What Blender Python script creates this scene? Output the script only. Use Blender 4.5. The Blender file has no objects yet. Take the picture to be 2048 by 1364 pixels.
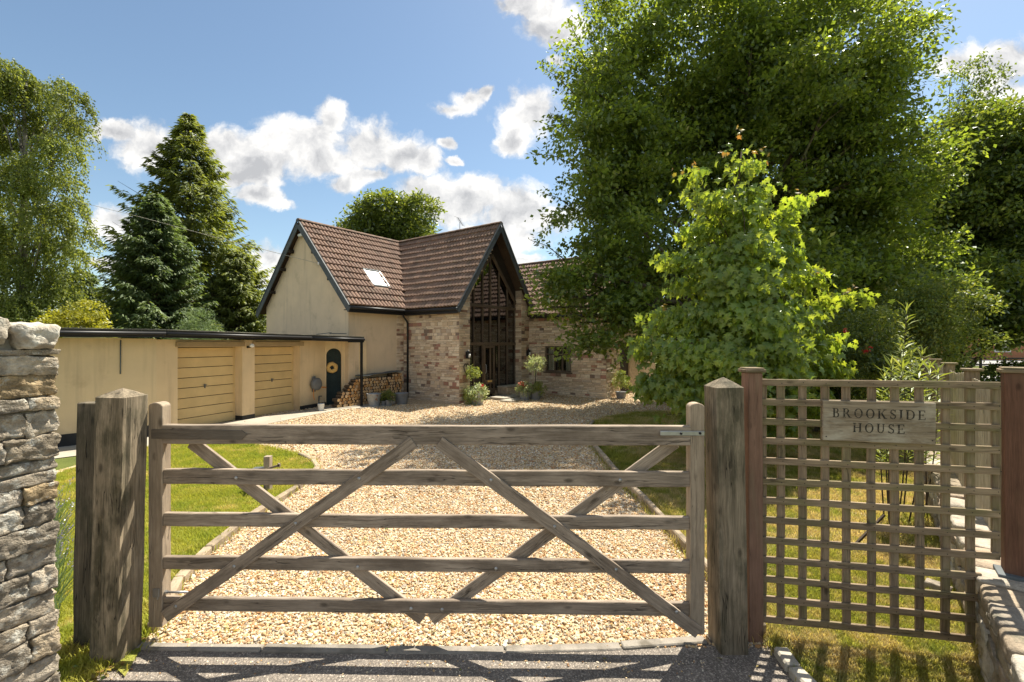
import bpy, bmesh, math, random
import numpy as np
from mathutils import Vector, Matrix, noise as mnoise

random.seed(7)
rng = np.random.default_rng(11)
R = math.radians
sc = bpy.context.scene
COL = sc.collection

# ------------------------------------------------------------------ camera
EYE = 2.1                       # eye height above the drive
F, CX, HY = 918.0, 1024.0, 686.0  # focal length / centre / horizon, in pixels of the 2048 px photograph
cd = bpy.data.cameras.new("camera")
cam = bpy.data.objects.new("camera", cd)
COL.objects.link(cam)
cam.location = (0, 0, EYE)
cam.rotation_euler = (R(90), 0, 0)
cd.sensor_width = 36.0
cd.lens = 36.0 * F / 2048.0
cd.shift_y = (HY - 682.0) / 2048.0
cd.clip_start = 0.05
cd.clip_end = 3000
sc.camera = cam

# ------------------------------------------------------------------ light
SUN_EL = 58.0
SD = Vector((0.625 * math.cos(R(SUN_EL)), 0.7806 * math.cos(R(SUN_EL)), math.sin(R(SUN_EL)))).normalized()
sun_d = bpy.data.lights.new("sun", 'SUN')
sun_d.energy = 5.0
sun_d.angle = R(0.5)
sun_d.color = (1.0, 0.93, 0.80)
sun = bpy.data.objects.new("sun", sun_d)
COL.objects.link(sun)
sun.location = (20, 25, 45)
sun.rotation_euler = SD.to_track_quat('Z', 'Y').to_euler()

sc.view_settings.view_transform = 'Standard'
sc.view_settings.look = 'None'
sc.view_settings.gamma = 1.0
sc.view_settings.exposure = 1.08
sc.render.engine = 'CYCLES'
sc.cycles.max_bounces = 8
sc.cycles.diffuse_bounces = 4
sc.cycles.glossy_bounces = 3
sc.cycles.transmission_bounces = 5
sc.cycles.transparent_max_bounces = 8
sc.cycles.sample_clamp_indirect = 6.0
sc.cycles.use_denoising = True


def nd(nt, typ, ins=None, **props):
    n = nt.nodes.new(typ)
    for k, v in props.items():
        setattr(n, k, v)
    for k, v in (ins or {}).items():
        s = n.inputs[k]
        if isinstance(v, bpy.types.NodeSocket):
            nt.links.new(v, s)
        else:
            if isinstance(v, (tuple, list)) and hasattr(s.default_value, '__len__') and len(s.default_value) == 4 and len(v) == 3:
                v = (*v, 1.0)
            s.default_value = v
    return n


def mth(nt, op, a, b=0.0, c=None, clamp=False):
    ins = {0: a, 1: b}
    if c is not None:
        ins[2] = c
    n = nd(nt, 'ShaderNodeMath', ins, operation=op)
    n.use_clamp = clamp
    return n.outputs[0]


def vmth(nt, op, a, b=(0, 0, 0)):
    ins = {0: a}
    if op == 'SCALE':
        ins['Scale'] = b
    elif op not in ('LENGTH', 'NORMALIZE', 'FRACTION'):
        ins[1] = b
    n = nd(nt, 'ShaderNodeVectorMath', ins, operation=op)
    return n.outputs['Value'] if op in ('LENGTH', 'DOT_PRODUCT') else n.outputs['Vector']


def ramp(nt, fac, stops, interp='LINEAR'):
    n = nd(nt, 'ShaderNodeValToRGB', {'Fac': fac})
    cr = n.color_ramp
    cr.interpolation = interp
    while len(cr.elements) < len(stops):
        cr.elements.new(0.5)
    for e, (p, c) in zip(cr.elements, stops):
        e.position = p
        if not hasattr(c, '__len__'):
            c = (c, c, c)
        e.color = (*c, 1.0)
    return n.outputs['Color']


def mapr(nt, v, a, b, c, d, smooth=False):
    n = nd(nt, 'ShaderNodeMapRange', {'Value': v, 'From Min': a, 'From Max': b, 'To Min': c, 'To Max': d})
    if smooth:
        n.interpolation_type = 'SMOOTHSTEP'
    return n.outputs['Result']


def mixc(nt, f, a, b, mode='MIX'):
    n = nd(nt, 'ShaderNodeMix', data_type='RGBA', blend_type=mode)
    for i, v in ((0, f), (6, a), (7, b)):
        s = n.inputs[i]
        if isinstance(v, bpy.types.NodeSocket):
            nt.links.new(v, s)
        else:
            if hasattr(v, '__len__') and len(v) == 3:
                v = (*v, 1.0)
            s.default_value = v
    return n.outputs[2]


def noise(nt, vec, scale, detail=4.0, rough=0.55, dist=0.0):
    n = nd(nt, 'ShaderNodeTexNoise', {'Vector': vec, 'Scale': scale, 'Detail': detail, 'Roughness': rough, 'Distortion': dist})
    return n.outputs['Fac']


# ------------------------------------------------------------------ sky with cumulus clouds
world = bpy.data.worlds.new("World")
sc.world = world
world.use_nodes = True
wt = world.node_tree
wt.nodes.clear()
sky = nd(wt, 'ShaderNodeTexSky', sky_type='NISHITA', sun_disc=False)
sky.sun_elevation = R(SUN_EL)
sky.sun_rotation = math.atan2(SD.x, SD.y)
sky.air_density = 1.0
sky.dust_density = 0.5
sky.ozone_density = 1.6
tc = nd(wt, 'ShaderNodeTexCoord').outputs['Generated']
sep = nd(wt, 'ShaderNodeSeparateXYZ', {0: tc})
yy = mth(wt, 'MAXIMUM', sep.outputs[1], 0.02)
U = mth(wt, 'DIVIDE', sep.outputs[0], yy)
V = mth(wt, 'DIVIDE', sep.outputs[2], yy)
uv = nd(wt, 'ShaderNodeCombineXYZ', {0: U, 1: V, 2: 0.0}).outputs[0]
wv = nd(wt, 'ShaderNodeTexNoise', {'Vector': uv, 'Scale': 7.0, 'Detail': 7.0, 'Roughness': 0.62}).outputs['Color']
wsh = vmth(wt, 'SCALE', vmth(wt, 'SUBTRACT', wv, (0.5, 0.5, 0.5)), 0.085)
uvw = vmth(wt, 'ADD', uv, wsh)
CLOUDS = [  # px, py, rx, ry
    (215, 262, 60, 26), (300, 295, 72, 50), (385, 282, 55, 30), (450, 290, 75, 45), (505, 330, 85, 48), (470, 352, 60, 30),
    (610, 290, 95, 62), (660, 235, 42, 38), (640, 320, 90, 30), (735, 290, 70, 58), (800, 310, 50, 36), (855, 318, 32, 30),
    (690, 362, 34, 22), (735, 345, 45, 20), (520, 388, 55, 22), (560, 405, 36, 11), (232, 447, 52, 38), (215, 532, 40, 12),
    (545, 515, 55, 32), (525, 545, 40, 24), (850, 380, 72, 30), (925, 400, 110, 55), (1030, 430, 110, 58), (1000, 470, 105, 36),
    (1058, 232, 58, 52), (1030, 280, 40, 28), (905, 212, 42, 16), (938, 198, 38, 22), (976, 190, 14, 14), (895, 283, 16, 12),
    (912, 318, 20, 10), (1050, 12, 82, 34), (1105, 50, 75, 34), (1115, 118, 20, 13), (1920, 135, 75, 32), (2000, 130, 100, 52), (2020, 200, 80, 60),
    (1050, 515, 40, 12)]
dmax = None
for (px, py, rx, ry) in CLOUDS:
    c = vmth(wt, 'SUBTRACT', uvw, ((px - CX) / F, (HY - py) / F, 0))
    c = vmth(wt, 'MULTIPLY', c, (F / rx / 1.28, F / ry / 1.26, 0))
    l = mth(wt, 'SUBTRACT', 1.0, vmth(wt, 'LENGTH', c))
    dmax = l if dmax is None else nd(wt, 'ShaderNodeMath', {0: dmax, 1: l, 2: 0.18}, operation='SMOOTH_MAX').outputs[0]
# unseen clouds over the rest of the sky: noise, cover thickened for fill light
gen = mth(wt, 'MULTIPLY', mth(wt, 'SUBTRACT', noise(wt, vmth(wt, 'MULTIPLY', tc, (1, 1, 2.2)), 2.3, 6.0, 0.55), 0.475), 3.5)
edge = mth(wt, 'MAXIMUM', mapr(wt, mth(wt, 'ABSOLUTE', U), 1.2, 1.5, 0, 1), mapr(wt, V, 0.8, 1.0, 0, 1))
edge = mth(wt, 'MAXIMUM', edge, mapr(wt, sep.outputs[1], 0.25, 0.1, 0, 1))
dens0 = nd(wt, 'ShaderNodeMix', {0: edge, 2: dmax, 3: gen}).outputs[0]
nA = noise(wt, uvw, 8.0, 10.0, 0.60)
nB = noise(wt, vmth(wt, 'ADD', uvw, (0.022, 0.035, 0)), 8.0, 10.0, 0.60)
dens = mth(wt, 'ADD', dens0, mth(wt, 'MULTIPLY', mth(wt, 'SUBTRACT', nA, 0.5), 2.3))
mask = mapr(wt, dens, 0.0, 0.50, 0, 1, True)
lit = mth(wt, 'MULTIPLY_ADD', mth(wt, 'SUBTRACT', nA, nB), 2.2, 0.80)
thick = mapr(wt, dens, 0.35, 1.2, 0.0, 0.30, True)
val = nd(wt, 'ShaderNodeClamp', {0: mth(wt, 'SUBTRACT', lit, thick), 1: 0.42, 2: 1.0}).outputs[0]
ccol = ramp(wt, val, [(0.40, (2.7, 2.7, 2.75)), (0.64, (4.0, 3.95, 3.9)), (0.92, (5.6, 5.45, 5.2))])
skyb = vmth(wt, 'MULTIPLY', sky.outputs[0], (0.79, 0.80, 0.74))
skyc = mixc(wt, mth(wt, 'MULTIPLY', mask, 0.95), skyb, ccol)
bg = nd(wt, 'ShaderNodeBackground', {'Color': skyc, 'Strength': 0.10})
wo = nd(wt, 'ShaderNodeOutputWorld', {'Surface': bg.outputs[0]})

# ------------------------------------------------------------------ geometry helpers
def PX(px, py, Y):
    """point at depth Y metres seen at photo pixel px, py"""
    return Vector(((px - CX) / F * Y, Y, EYE - (py - HY) / F * Y))


def G(px, py, z=0.0):
    Y = F * (EYE - z) / (py - HY)
    return Vector(((px - CX) / F * Y, Y, z))


def on_plane(px, py, p0, n):
    d = Vector(((px - CX) / F, 1.0, -(py - HY) / F))
    o = Vector((0, 0, EYE))
    t = (Vector(p0) - o).dot(n) / d.dot(n)
    return o + d * t


WM = {}


def link(o, parent=None, M=None):
    COL.objects.link(o)
    M = M or Matrix.Identity(4)
    o.matrix_basis = M
    if parent is not None:
        o.parent = parent
        o.matrix_parent_inverse = WM[parent.name].inverted()
    WM[o.name] = M
    return o


def tag(o, label=None, cat=None, group=None, kind=None):
    if label: o['label'] = label
    if cat: o['category'] = cat
    if group: o['group'] = group
    if kind: o['kind'] = kind
    return o


def thing(name, loc, label, cat, group=None):
    o = bpy.data.objects.new(name, None)
    o.empty_display_size = 0.2
    link(o, None, Matrix.Translation(Vector(loc)))
    return tag(o, label, cat, group)


def set_mats(me, mats):
    if mats is None: return
    if not isinstance(mats, (list, tuple)): mats = [mats]
    for m in mats: me.materials.append(m)


def mk(name, verts, faces, mats=None, parent=None, smooth=False, midx=None):
    """mesh from world coordinates; origin goes to the bottom centre of its bounds"""
    v = np.asarray(verts, float)
    lo, hi = v.min(0), v.max(0)
    org = np.array([(lo[0] + hi[0]) / 2, (lo[1] + hi[1]) / 2, lo[2]])
    me = bpy.data.meshes.new(name)
    me.from_pydata([tuple(p) for p in (v - org)], [], [tuple(f) for f in faces])
    set_mats(me, mats)
    if midx is not None: me.polygons.foreach_set('material_index', midx)
    if smooth: me.polygons.foreach_set('use_smooth', [True] * len(me.polygons))
    me.update()
    o = bpy.data.objects.new(name, me)
    return link(o, parent, Matrix.Translation(Vector(org)))


def fast(name, verts, faces, mats, parent=None, M=None, smooth=False, midx=None, recentre=True):
    """big uniform mesh from numpy arrays (faces: (m, k))"""
    v = np.asarray(verts, np.float32)
    f = np.asarray(faces, np.int32)
    if recentre:
        lo, hi = v.min(0), v.max(0)
        org = np.array([(lo[0] + hi[0]) / 2, (lo[1] + hi[1]) / 2, lo[2]], np.float32)
        v = v - org
        M = Matrix.Translation(Vector([float(x) for x in org]))
    me = bpy.data.meshes.new(name)
    me.vertices.add(len(v)); me.vertices.foreach_set('co', v.ravel())
    k = f.shape[1]
    me.loops.add(f.size); me.loops.foreach_set('vertex_index', f.ravel())
    me.polygons.add(len(f))
    me.polygons.foreach_set('loop_start', np.arange(0, f.size, k, dtype=np.int32))
    if midx is not None: me.polygons.foreach_set('material_index', np.asarray(midx, np.int32))
    if smooth: me.polygons.foreach_set('use_smooth', np.ones(len(f), bool))
    me.update(calc_edges=True)
    set_mats(me, mats)
    o = bpy.data.objects.new(name, me)
    return link(o, parent, M)


def prism(pts, off):
    """closed prism: polygon pts pushed along off"""
    n = len(pts)
    pts = [Vector(p) for p in pts]; off = Vector(off)
    v = pts + [p + off for p in pts]
    f = [tuple(range(n)), tuple(range(2 * n - 1, n - 1, -1))]
    f += [(i, i + n, (i + 1) % n + n, (i + 1) % n) for i in range(n)]
    return v, f


def join(parts):
    V, Fc = [], []
    for v, f in parts:
        b = len(V); V += [Vector(p) for p in v]
        Fc += [tuple(i + b for i in q) for q in f]
    return V, Fc


def frame(x, z):
    x = Vector(x).normalized(); z = Vector(z)
    z = (z - x * z.dot(x)).normalized()
    y = z.cross(x)
    return x, y, z


def mat4(o, x, y, z):
    M = Matrix.Identity(4)
    for i, a in enumerate((x, y, z)):
        for r in range(3): M[r][i] = a[r]
    for r in range(3): M[r][3] = o[r]
    return M


def board_mesh(L, w, t, bevel=0.004, wob=0.0012, cuts=None):
    bm = bmesh.new()
    bmesh.ops.create_cube(bm, size=1.0)
    for v in bm.verts: v.co = Vector((v.co.x * L, v.co.y * w, v.co.z * t))
    if bevel:
        bmesh.ops.bevel(bm, geom=bm.edges[:], offset=min(bevel, t * .3, w * .3), segments=1, affect='EDGES')
    n = cuts if cuts is not None else max(0, int(L / 0.22))
    if n:
        for i in range(n):
            x = -L / 2 + L * (i + 1) / (n + 1)
            bmesh.ops.bisect_plane(bm, geom=bm.verts[:] + bm.edges[:] + bm.faces[:], plane_co=(x, 0, 0), plane_no=(1, 0, 0))
        s = random.random() * 50
        for v in bm.verts:
            d = mnoise.noise_vector(Vector((v.co.x * 2.3 + s, v.co.y * 4, v.co.z * 4)))
            v.co += Vector((0, d.y * wob * 2, d.z * wob * 2))
    me = bpy.data.meshes.new('board')
    bm.to_mesh(me); bm.free()
    return me


def board(name, p0, p1, w, t, nrm, mat, parent=None, bevel=0.004, wob=0.0015):
    """plank from p0 to p1 (centre line), local X along it, Y its width, Z = nrm its thickness"""
    p0, p1 = Vector(p0), Vector(p1)
    x, y, z = frame(p1 - p0, nrm)
    me = board_mesh((p1 - p0).length, w, t, bevel, wob)
    set_mats(me, mat)
    o = bpy.data.objects.new(name, me)
    return link(o, parent, mat4((p0 + p1) / 2, x, y, z))


def boxw(name, c, sx, sy, sz, mat, parent=None, x=(1, 0, 0), bevel=0.003, z=(0, 0, 1)):
    """box centred at c, sx along x, sz along z"""
    X, Y, Z = frame(x, z)
    me = board_mesh(sx, sy, sz, bevel, 0, cuts=0)
    set_mats(me, mat)
    o = bpy.data.objects.new(name, me)
    return link(o, parent, mat4(Vector(c), X, Y, Z))


def tube_geo(pts, rad, sides=6, cap=True):
    pts = [Vector(p) for p in pts]
    n = len(pts)
    if not hasattr(rad, '__len__'): rad = [rad] * n
    V, Fc = [], []
    t0 = (pts[1] - pts[0]).normalized()
    up = Vector((0, 0, 1)) if abs(t0.z) < .9 else Vector((1, 0, 0))
    a = up.cross(t0).normalized()
    for i in range(n):
        t = (pts[min(i + 1, n - 1)] - pts[max(i - 1, 0)]).normalized()
        a = (a - t * a.dot(t)).normalized()
        b = t.cross(a)
        for k in range(sides):
            th = 2 * math.pi * k / sides
            V.append(pts[i] + (a * math.cos(th) + b * math.sin(th)) * rad[i])
    for i in range(n - 1):
        for k in range(sides):
            Fc.append((i * sides + k, i * sides + (k + 1) % sides, (i + 1) * sides + (k + 1) % sides, (i + 1) * sides + k))
    if cap:
        Fc.append(tuple(range(sides - 1, -1, -1)))
        Fc.append(tuple((n - 1) * sides + k for k in range(sides)))
    return V, Fc


def tube(name, pts, rad, mat, parent=None, sides=6, smooth=True):
    v, f = tube_geo(pts, rad, sides)
    return mk(name, v, f, mat, parent, smooth)


def lathe(name, prof, mat, parent, loc, sides=20, axis=None, smooth=True, close=True):
    V, Fc = [], []
    for (r, z) in prof:
        for k in range(sides):
            th = 2 * math.pi * k / sides
            V.append(Vector((r * math.cos(th), r * math.sin(th), z)))
    for i in range(len(prof) - 1):
        for k in range(sides):
            Fc.append((i * sides + k, i * sides + (k + 1) % sides, (i + 1) * sides + (k + 1) % sides, (i + 1) * sides + k))
    if close:
        Fc.append(tuple(range(sides - 1, -1, -1)))
        Fc.append(tuple((len(prof) - 1) * sides + k for k in range(sides)))
    if axis is not None:
        q = Vector((0, 0, 1)).rotation_difference(Vector(axis))
        V = [q @ p for p in V]
    V = [p + Vector(loc) for p in V]
    return mk(name, V, Fc, mat, parent, smooth)


# ------------------------------------------------------------------ materials
def newmat(name):
    m = bpy.data.materials.new(name)
    m.use_nodes = True
    nt = m.node_tree
    nt.nodes.clear()
    out = nt.nodes.new('ShaderNodeOutputMaterial')
    return m, nt, out


def rnd(nt):
    a = nd(nt, 'ShaderNodeObjectInfo').outputs['Random']
    b = nd(nt, 'ShaderNodeNewGeometry').outputs['Random Per Island']
    return mth(nt, 'FRACT', mth(nt, 'ADD', a, b))


def objco(nt, r=None, k=37.0):
    c = nd(nt, 'ShaderNodeTexCoord').outputs['Object']
    if r is not None:
        o = nd(nt, 'ShaderNodeCombineXYZ', {0: mth(nt, 'MULTIPLY', r, k), 1: mth(nt, 'MULTIPLY', r, k * 1.7), 2: mth(nt, 'MULTIPLY', r, k * .6)})
        c = vmth(nt, 'ADD', c, o.outputs[0])
    return c


def bsdf(nt, out, color, rough=0.8, normal=None, metallic=0.0, spec=0.3, **kw):
    ins = {'Base Color': color, 'Roughness': rough, 'Metallic': metallic, 'Specular IOR Level': spec}
    if normal is not None: ins['Normal'] = normal
    ins.update(kw)
    b = nd(nt, 'ShaderNodeBsdfPrincipled', ins)
    nt.links.new(b.outputs[0], out.inputs[0])
    return b


def bump(nt, h, strength, dist, normal=None):
    ins = {'Height': h, 'Strength': strength, 'Distance': dist}
    if normal is not None: ins['Normal'] = normal
    return nd(nt, 'ShaderNodeBump', ins).outputs[0]


def m_plain(name, col, rough=.7, var=.12, scale=6., bs=40., bd=.002, metallic=0., spec=.3, rand=.1, dirt=None, streak=None):
    m, nt, out = newmat(name)
    r = rnd(nt)
    c = objco(nt, r)
    n1 = noise(nt, c, scale, 5)
    f = mth(nt, 'ADD', mapr(nt, n1, .3, .7, 1 - var, 1 + var), mth(nt, 'MULTIPLY', mth(nt, 'SUBTRACT', r, .5), rand * 2))
    colr = vmth(nt, 'SCALE', col, f)
    if dirt:
        dcol, lo, hi, sc_ = dirt
        colr = mixc(nt, mapr(nt, noise(nt, c, sc_, 6, .65), lo, hi, 0, 1), colr, dcol)
    if streak:      # rain streaks running down, splash dirt near the foot
        sv = noise(nt, vmth(nt, 'MULTIPLY', c, (5.5, 5.5, .35)), 1.0, 5, .6)
        colr = mixc(nt, mapr(nt, sv, .54, .74, 0, .38), colr, streak)
        wz = nd(nt, 'ShaderNodeSeparateXYZ', {0: nd(nt, 'ShaderNodeNewGeometry').outputs['Position']}).outputs[2]
        foot = mth(nt, 'MULTIPLY', mapr(nt, wz, .1, .65, 1, 0), mapr(nt, noise(nt, c, 4., 5), .35, .65, .1, .6))
        colr = mixc(nt, foot, colr, streak)
    nb = bump(nt, noise(nt, c, bs, 5, .6), .8, bd)
    bsdf(nt, out, colr, rough, nb, metallic, spec)
    return m


def m_multi(name, cols, rough=.85, var=.2, scale=9., bs=30., bd=.006, fine=110., spec=.2, spots=None):
    """colour picked per piece from a ramp, plus mottling and relief"""
    m, nt, out = newmat(name)
    r = rnd(nt)
    c = objco(nt, r)
    stops = [(i / len(cols), k) for i, k in enumerate(cols)]
    base = ramp(nt, r, stops, 'CONSTANT')
    f = mapr(nt, noise(nt, c, scale, 6, .65), .3, .7, 1 - var, 1 + var)
    f2 = mapr(nt, noise(nt, c, fine, 3, .6), .3, .7, .88, 1.12)
    colr = vmth(nt, 'SCALE', base, mth(nt, 'MULTIPLY', f, f2))
    if spots:
        colr = mixc(nt, mapr(nt, noise(nt, c, spots[1], 5, .7), spots[2], spots[3], 0, 1), colr, spots[0])
    h = mth(nt, 'ADD', noise(nt, c, bs, 6, .65), mth(nt, 'MULTIPLY', noise(nt, c, fine, 3), .3))
    bsdf(nt, out, colr, rough, bump(nt, h, .9, bd), 0, spec)
    return m


def m_wood(name, dark, light, stain=None, stain_amt=.5, crack=.5, rough=.85, gscale=1.0, bd=.003, streak=None):
    m, nt, out = newmat(name)
    r = nd(nt, 'ShaderNodeObjectInfo').outputs['Random']
    c = objco(nt, r, 23.)
    w = nd(nt, 'ShaderNodeTexNoise', {'Vector': vmth(nt, 'MULTIPLY', c, (3., 5., 5.)), 'Scale': 1.0, 'Detail': 2.}).outputs['Color']
    cw = vmth(nt, 'ADD', c, vmth(nt, 'MULTIPLY', vmth(nt, 'SUBTRACT', w, (.5, .5, .5)), (0, .035, .035)))
    # knots bend the grain
    kv = nd(nt, 'ShaderNodeTexVoronoi', {'Vector': vmth(nt, 'MULTIPLY', c, (4.2, 9., 9.)), 'Scale': 1.0})
    kd = kv.outputs['Distance']
    knot = mapr(nt, kd, .04, .20, 1, 0, True)
    g1 = noise(nt, vmth(nt, 'ADD', vmth(nt, 'MULTIPLY', cw, (2.2 * gscale, 42 * gscale, 42 * gscale)), nd(nt, 'ShaderNodeCombineXYZ', {1: mth(nt, 'MULTIPLY', knot, 1.6)}).outputs[0]), 1.0, 6, .65)
    g2 = noise(nt, vmth(nt, 'MULTIPLY', cw, (7 * gscale, 190 * gscale, 190 * gscale)), 1.0, 3, .6)
    g = mth(nt, 'MULTIPLY_ADD', g2, .4, mth(nt, 'MULTIPLY', g1, .6))
    col = ramp(nt, g, [(.36, dark), (.66, light)])
    blot = noise(nt, c, 3.1, 4)
    col = vmth(nt, 'SCALE', col, mth(nt, 'ADD', mapr(nt, blot, .3, .7, .80, 1.18), mth(nt, 'MULTIPLY', mth(nt, 'SUBTRACT', r, .5), .22)))
    if streak:
        col = mixc(nt, mapr(nt, noise(nt, vmth(nt, 'MULTIPLY', c, (1.2, 9, 9)), 1.0, 4), .5, .66, 0, .7), col, streak)
    if stain:
        col = mixc(nt, mth(nt, 'MULTIPLY', mapr(nt, noise(nt, vmth(nt, 'MULTIPLY', c, (2.2, 6, 6)), 1.0, 6, .7), .46, .64, 0, 1), stain_amt), col, stain)
    col = mixc(nt, mth(nt, 'MULTIPLY', knot, .75), col, tuple(x * .38 for x in dark))
    ck = noise(nt, vmth(nt, 'MULTIPLY', cw, (.9, 34, 34)), 1.0, 2, .5)
    ckm = mapr(nt, mth(nt, 'ABSOLUTE', mth(nt, 'SUBTRACT', ck, .5)), 0.0, .013, 1, 0)
    ckm = mth(nt, 'MULTIPLY', ckm, mapr(nt, noise(nt, vmth(nt, 'MULTIPLY', c, (2., 8, 8)), 1.0, 2), .46, .56, 0, crack))
    col = mixc(nt, ckm, col, tuple(x * .22 for x in dark))
    h = mth(nt, 'SUBTRACT', g, mth(nt, 'MULTIPLY', ckm, 1.2))
    bsdf(nt, out, col, rough, bump(nt, h, .9, bd), 0, .25)
    return m


def m_leaf(name, cols, trans=.45, tcol=None, rough=.45, gloss=.045, big=1.2, bigamt=.25):
    """leaf: diffuse + light through the blade + a weak sheen; hue varies by leaf and by spray"""
    m, nt, out = newmat(name)
    r = rnd(nt)
    pos = nd(nt, 'ShaderNodeNewGeometry').outputs['Position']
    base = ramp(nt, r, [(i / max(1, len(cols) - 1), k) for i, k in enumerate(cols)])
    base = vmth(nt, 'SCALE', base, mapr(nt, noise(nt, pos, big, 2), .3, .7, 1 - bigamt, 1 + bigamt))
    d = nd(nt, 'ShaderNodeBsdfDiffuse', {'Color': base})
    tc_ = vmth(nt, 'MULTIPLY', base, tcol or (2.6, 2.3, 1.0))
    t = nd(nt, 'ShaderNodeBsdfTranslucent', {'Color': tc_})
    mx = nd(nt, 'ShaderNodeMixShader', {0: trans, 1: d.outputs[0], 2: t.outputs[0]})
    g = nd(nt, 'ShaderNodeBsdfGlossy', {'Color': (.9, .95, .9), 'Roughness': rough})
    fr = nd(nt, 'ShaderNodeLayerWeight', {'Blend': .35}).outputs['Fresnel']
    m2 = nd(nt, 'ShaderNodeMixShader', {0: mth(nt, 'MULTIPLY', mth(nt, 'ADD', fr, .15), gloss * 3, clamp=True), 1: mx.outputs[0], 2: g.outputs[0]})
    nt.links.new(m2.outputs[0], out.inputs[0])
    return m


def m_glass(name, tint=(.35, .38, .36), rough=.02):
    m, nt, out = newmat(name)
    c = objco(nt)
    nb = bump(nt, noise(nt, c, 1.5, 1), .25, .01)
    t = nd(nt, 'ShaderNodeBsdfTransparent', {'Color': tint})
    g = nd(nt, 'ShaderNodeBsdfGlossy', {'Color': (1, 1, 1), 'Roughness': rough, 'Normal': nb})
    fr = nd(nt, 'ShaderNodeFresnel', {'IOR': 1.6, 'Normal': nb}).outputs[0]
    mx = nd(nt, 'ShaderNodeMixShader', {0: mth(nt, 'ADD', fr, .10, clamp=True), 1: t.outputs[0], 2: g.outputs[0]})
    nt.links.new(mx.outputs[0], out.inputs[0])
    return m


M = {}
M['render_wall'] = m_plain('cream_render', (.68, .53, .355), .9, .07, 1.6, 70, .006, rand=0, dirt=((.36, .28, .18), .55, .85, 1.3), streak=(.30, .24, .17))
M['render_garage'] = m_plain('garage_render', (.68, .52, .31), .9, .06, 1.8, 70, .005, rand=0, dirt=((.42, .30, .17), .58, .85, 1.1), streak=(.36, .27, .17))
M['plinth'] = m_plain('plinth_paint', (.022, .022, .022), .7, .3, 8, 60, .002, rand=0)
M['garage_door'] = m_plain('garage_door_paint', (.58, .425, .20), .6, .08, 3, 30, .001, rand=.05)
M['lintel'] = m_plain('lintel_paint', (.36, .265, .145), .85, .1, 4, 50, .002)
M['felt'] = m_plain('roof_felt', (.11, .105, .09), .95, .35, 3, 60, .004, rand=.1, dirt=((.20, .20, .15), .5, .7, 3.0))
M['black'] = m_plain('black_plastic', (.014, .014, .015), .45, .2, 6, 50, .0006)
M['dark_timber'] = m_wood('dark_timber', (.022, .017, .012), (.05, .036, .026), crack=.3)
M['barge'] = m_plain('bargeboard_paint', (.075, .085, .09), .65, .25, 5, 60, .001)
M['frame_brown'] = m_wood('brown_frame_timber', (.075, .054, .038), (.17, .125, .088), crack=.2)
M['soffit'] = m_wood('soffit_boards', (.04, .025, .016), (.085, .055, .035), crack=.3)
M['glass'] = m_glass('window_glass')
M['glass_clear'] = m_glass('clear_window_glass', (.85, .88, .86))
M['glass_sky'] = m_plain('skylight_blind', (.36, .38, .39), .35, .05, 3, 10, .0005)
M['mortar'] = m_plain('mortar', (.37, .29, .205), .95, .25, 12, 60, .006, rand=0)
M['interior'] = m_plain('interior_shade', (.06, .05, .042), .95, .2, 2, 10, .001)  # colour darkened to stand in for the shade of the unlit room
M['stone'] = m_multi('house_stone', [(.66, .52, .37), (.58, .45, .31), (.71, .59, .44), (.54, .41, .28), (.64, .49, .34), (.68, .55, .40), (.47, .35, .25), (.70, .57, .42), (.61, .49, .36), (.73, .62, .47), (.60, .46, .32), (.50, .40, .31)], bs=22, bd=.012, fine=80)
M['stone_red'] = m_multi('house_stone_red', [(.34, .185, .13), (.27, .17, .12), (.40, .23, .15), (.22, .16, .125), (.38, .20, .15)], bs=22, bd=.012, fine=80)
M['tile'] = m_multi('roof_tile_clay', [(.225, .145, .106), (.205, .132, .098), (.245, .158, .116), (.185, .122, .092), (.22, .145, .11), (.175, .118, .09)], var=.2, scale=7, bs=25, bd=.003, fine=60, spots=((.15, .155, .09), 9., .58, .72))
M['ridge'] = m_multi('ridge_tile_clay', [(.20, .125, .09), (.17, .11, .08), (.22, .14, .10)], var=.3, spots=((.25, .23, .18), 6., .5, .7))
M['rubble'] = m_multi('rubble_limestone', [(.42, .355, .27), (.48, .41, .31), (.34, .285, .21), (.42, .34, .235), (.38, .33, .265), (.52, .45, .35), (.40, .30, .175), (.28, .24, .185)], var=.6, scale=14, bs=26, bd=.06, fine=70, spots=((.58, .55, .47), 12., .54, .62))
M['coping'] = m_plain('coping_limestone', (.36, .315, .25), .95, .3, 9, 22, .03, rand=.1, dirt=((.58, .55, .47), .5, .62, 9.))
M['rubble_mortar'] = m_plain('rubble_mortar', (.27, .24, .195), .95, .3, 10, 35, .015, rand=0)
M['low_stone'] = m_multi('low_wall_stone', [(.34, .28, .20), (.40, .35, .28), (.30, .24, .17), (.33, .26, .19), (.27, .23, .18), (.42, .38, .31)], var=.35, scale=8, bs=20, bd=.02, fine=70, spots=((.10, .10, .07), 5., .55, .72))
M['wood'] = m_wood('weathered_gate_wood', (.205, .16, .118), (.45, .365, .28), stain=(.11, .08, .055), stain_amt=.55, crack=.9)
M['wood_pale'] = m_wood('pale_stile_wood', (.24, .185, .13), (.43, .345, .25), crack=.6, stain=(.17, .13, .09), stain_amt=.4)
M['post'] = m_wood('old_post_wood', (.115, .092, .06), (.36, .29, .20), stain=(.055, .052, .03), stain_amt=.8, crack=1., gscale=.7, bd=.006)
M['post_dark'] = m_wood('dark_post_wood', (.055, .046, .032), (.17, .14, .095), stain=(.035, .038, .02), stain_amt=.8, crack=1., gscale=.7, bd=.006)
M['red_post'] = m_wood('red_stained_post', (.16, .09, .06), (.27, .16, .11), streak=(.22, .165, .105), crack=.5, gscale=.9, bd=.002)
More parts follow.
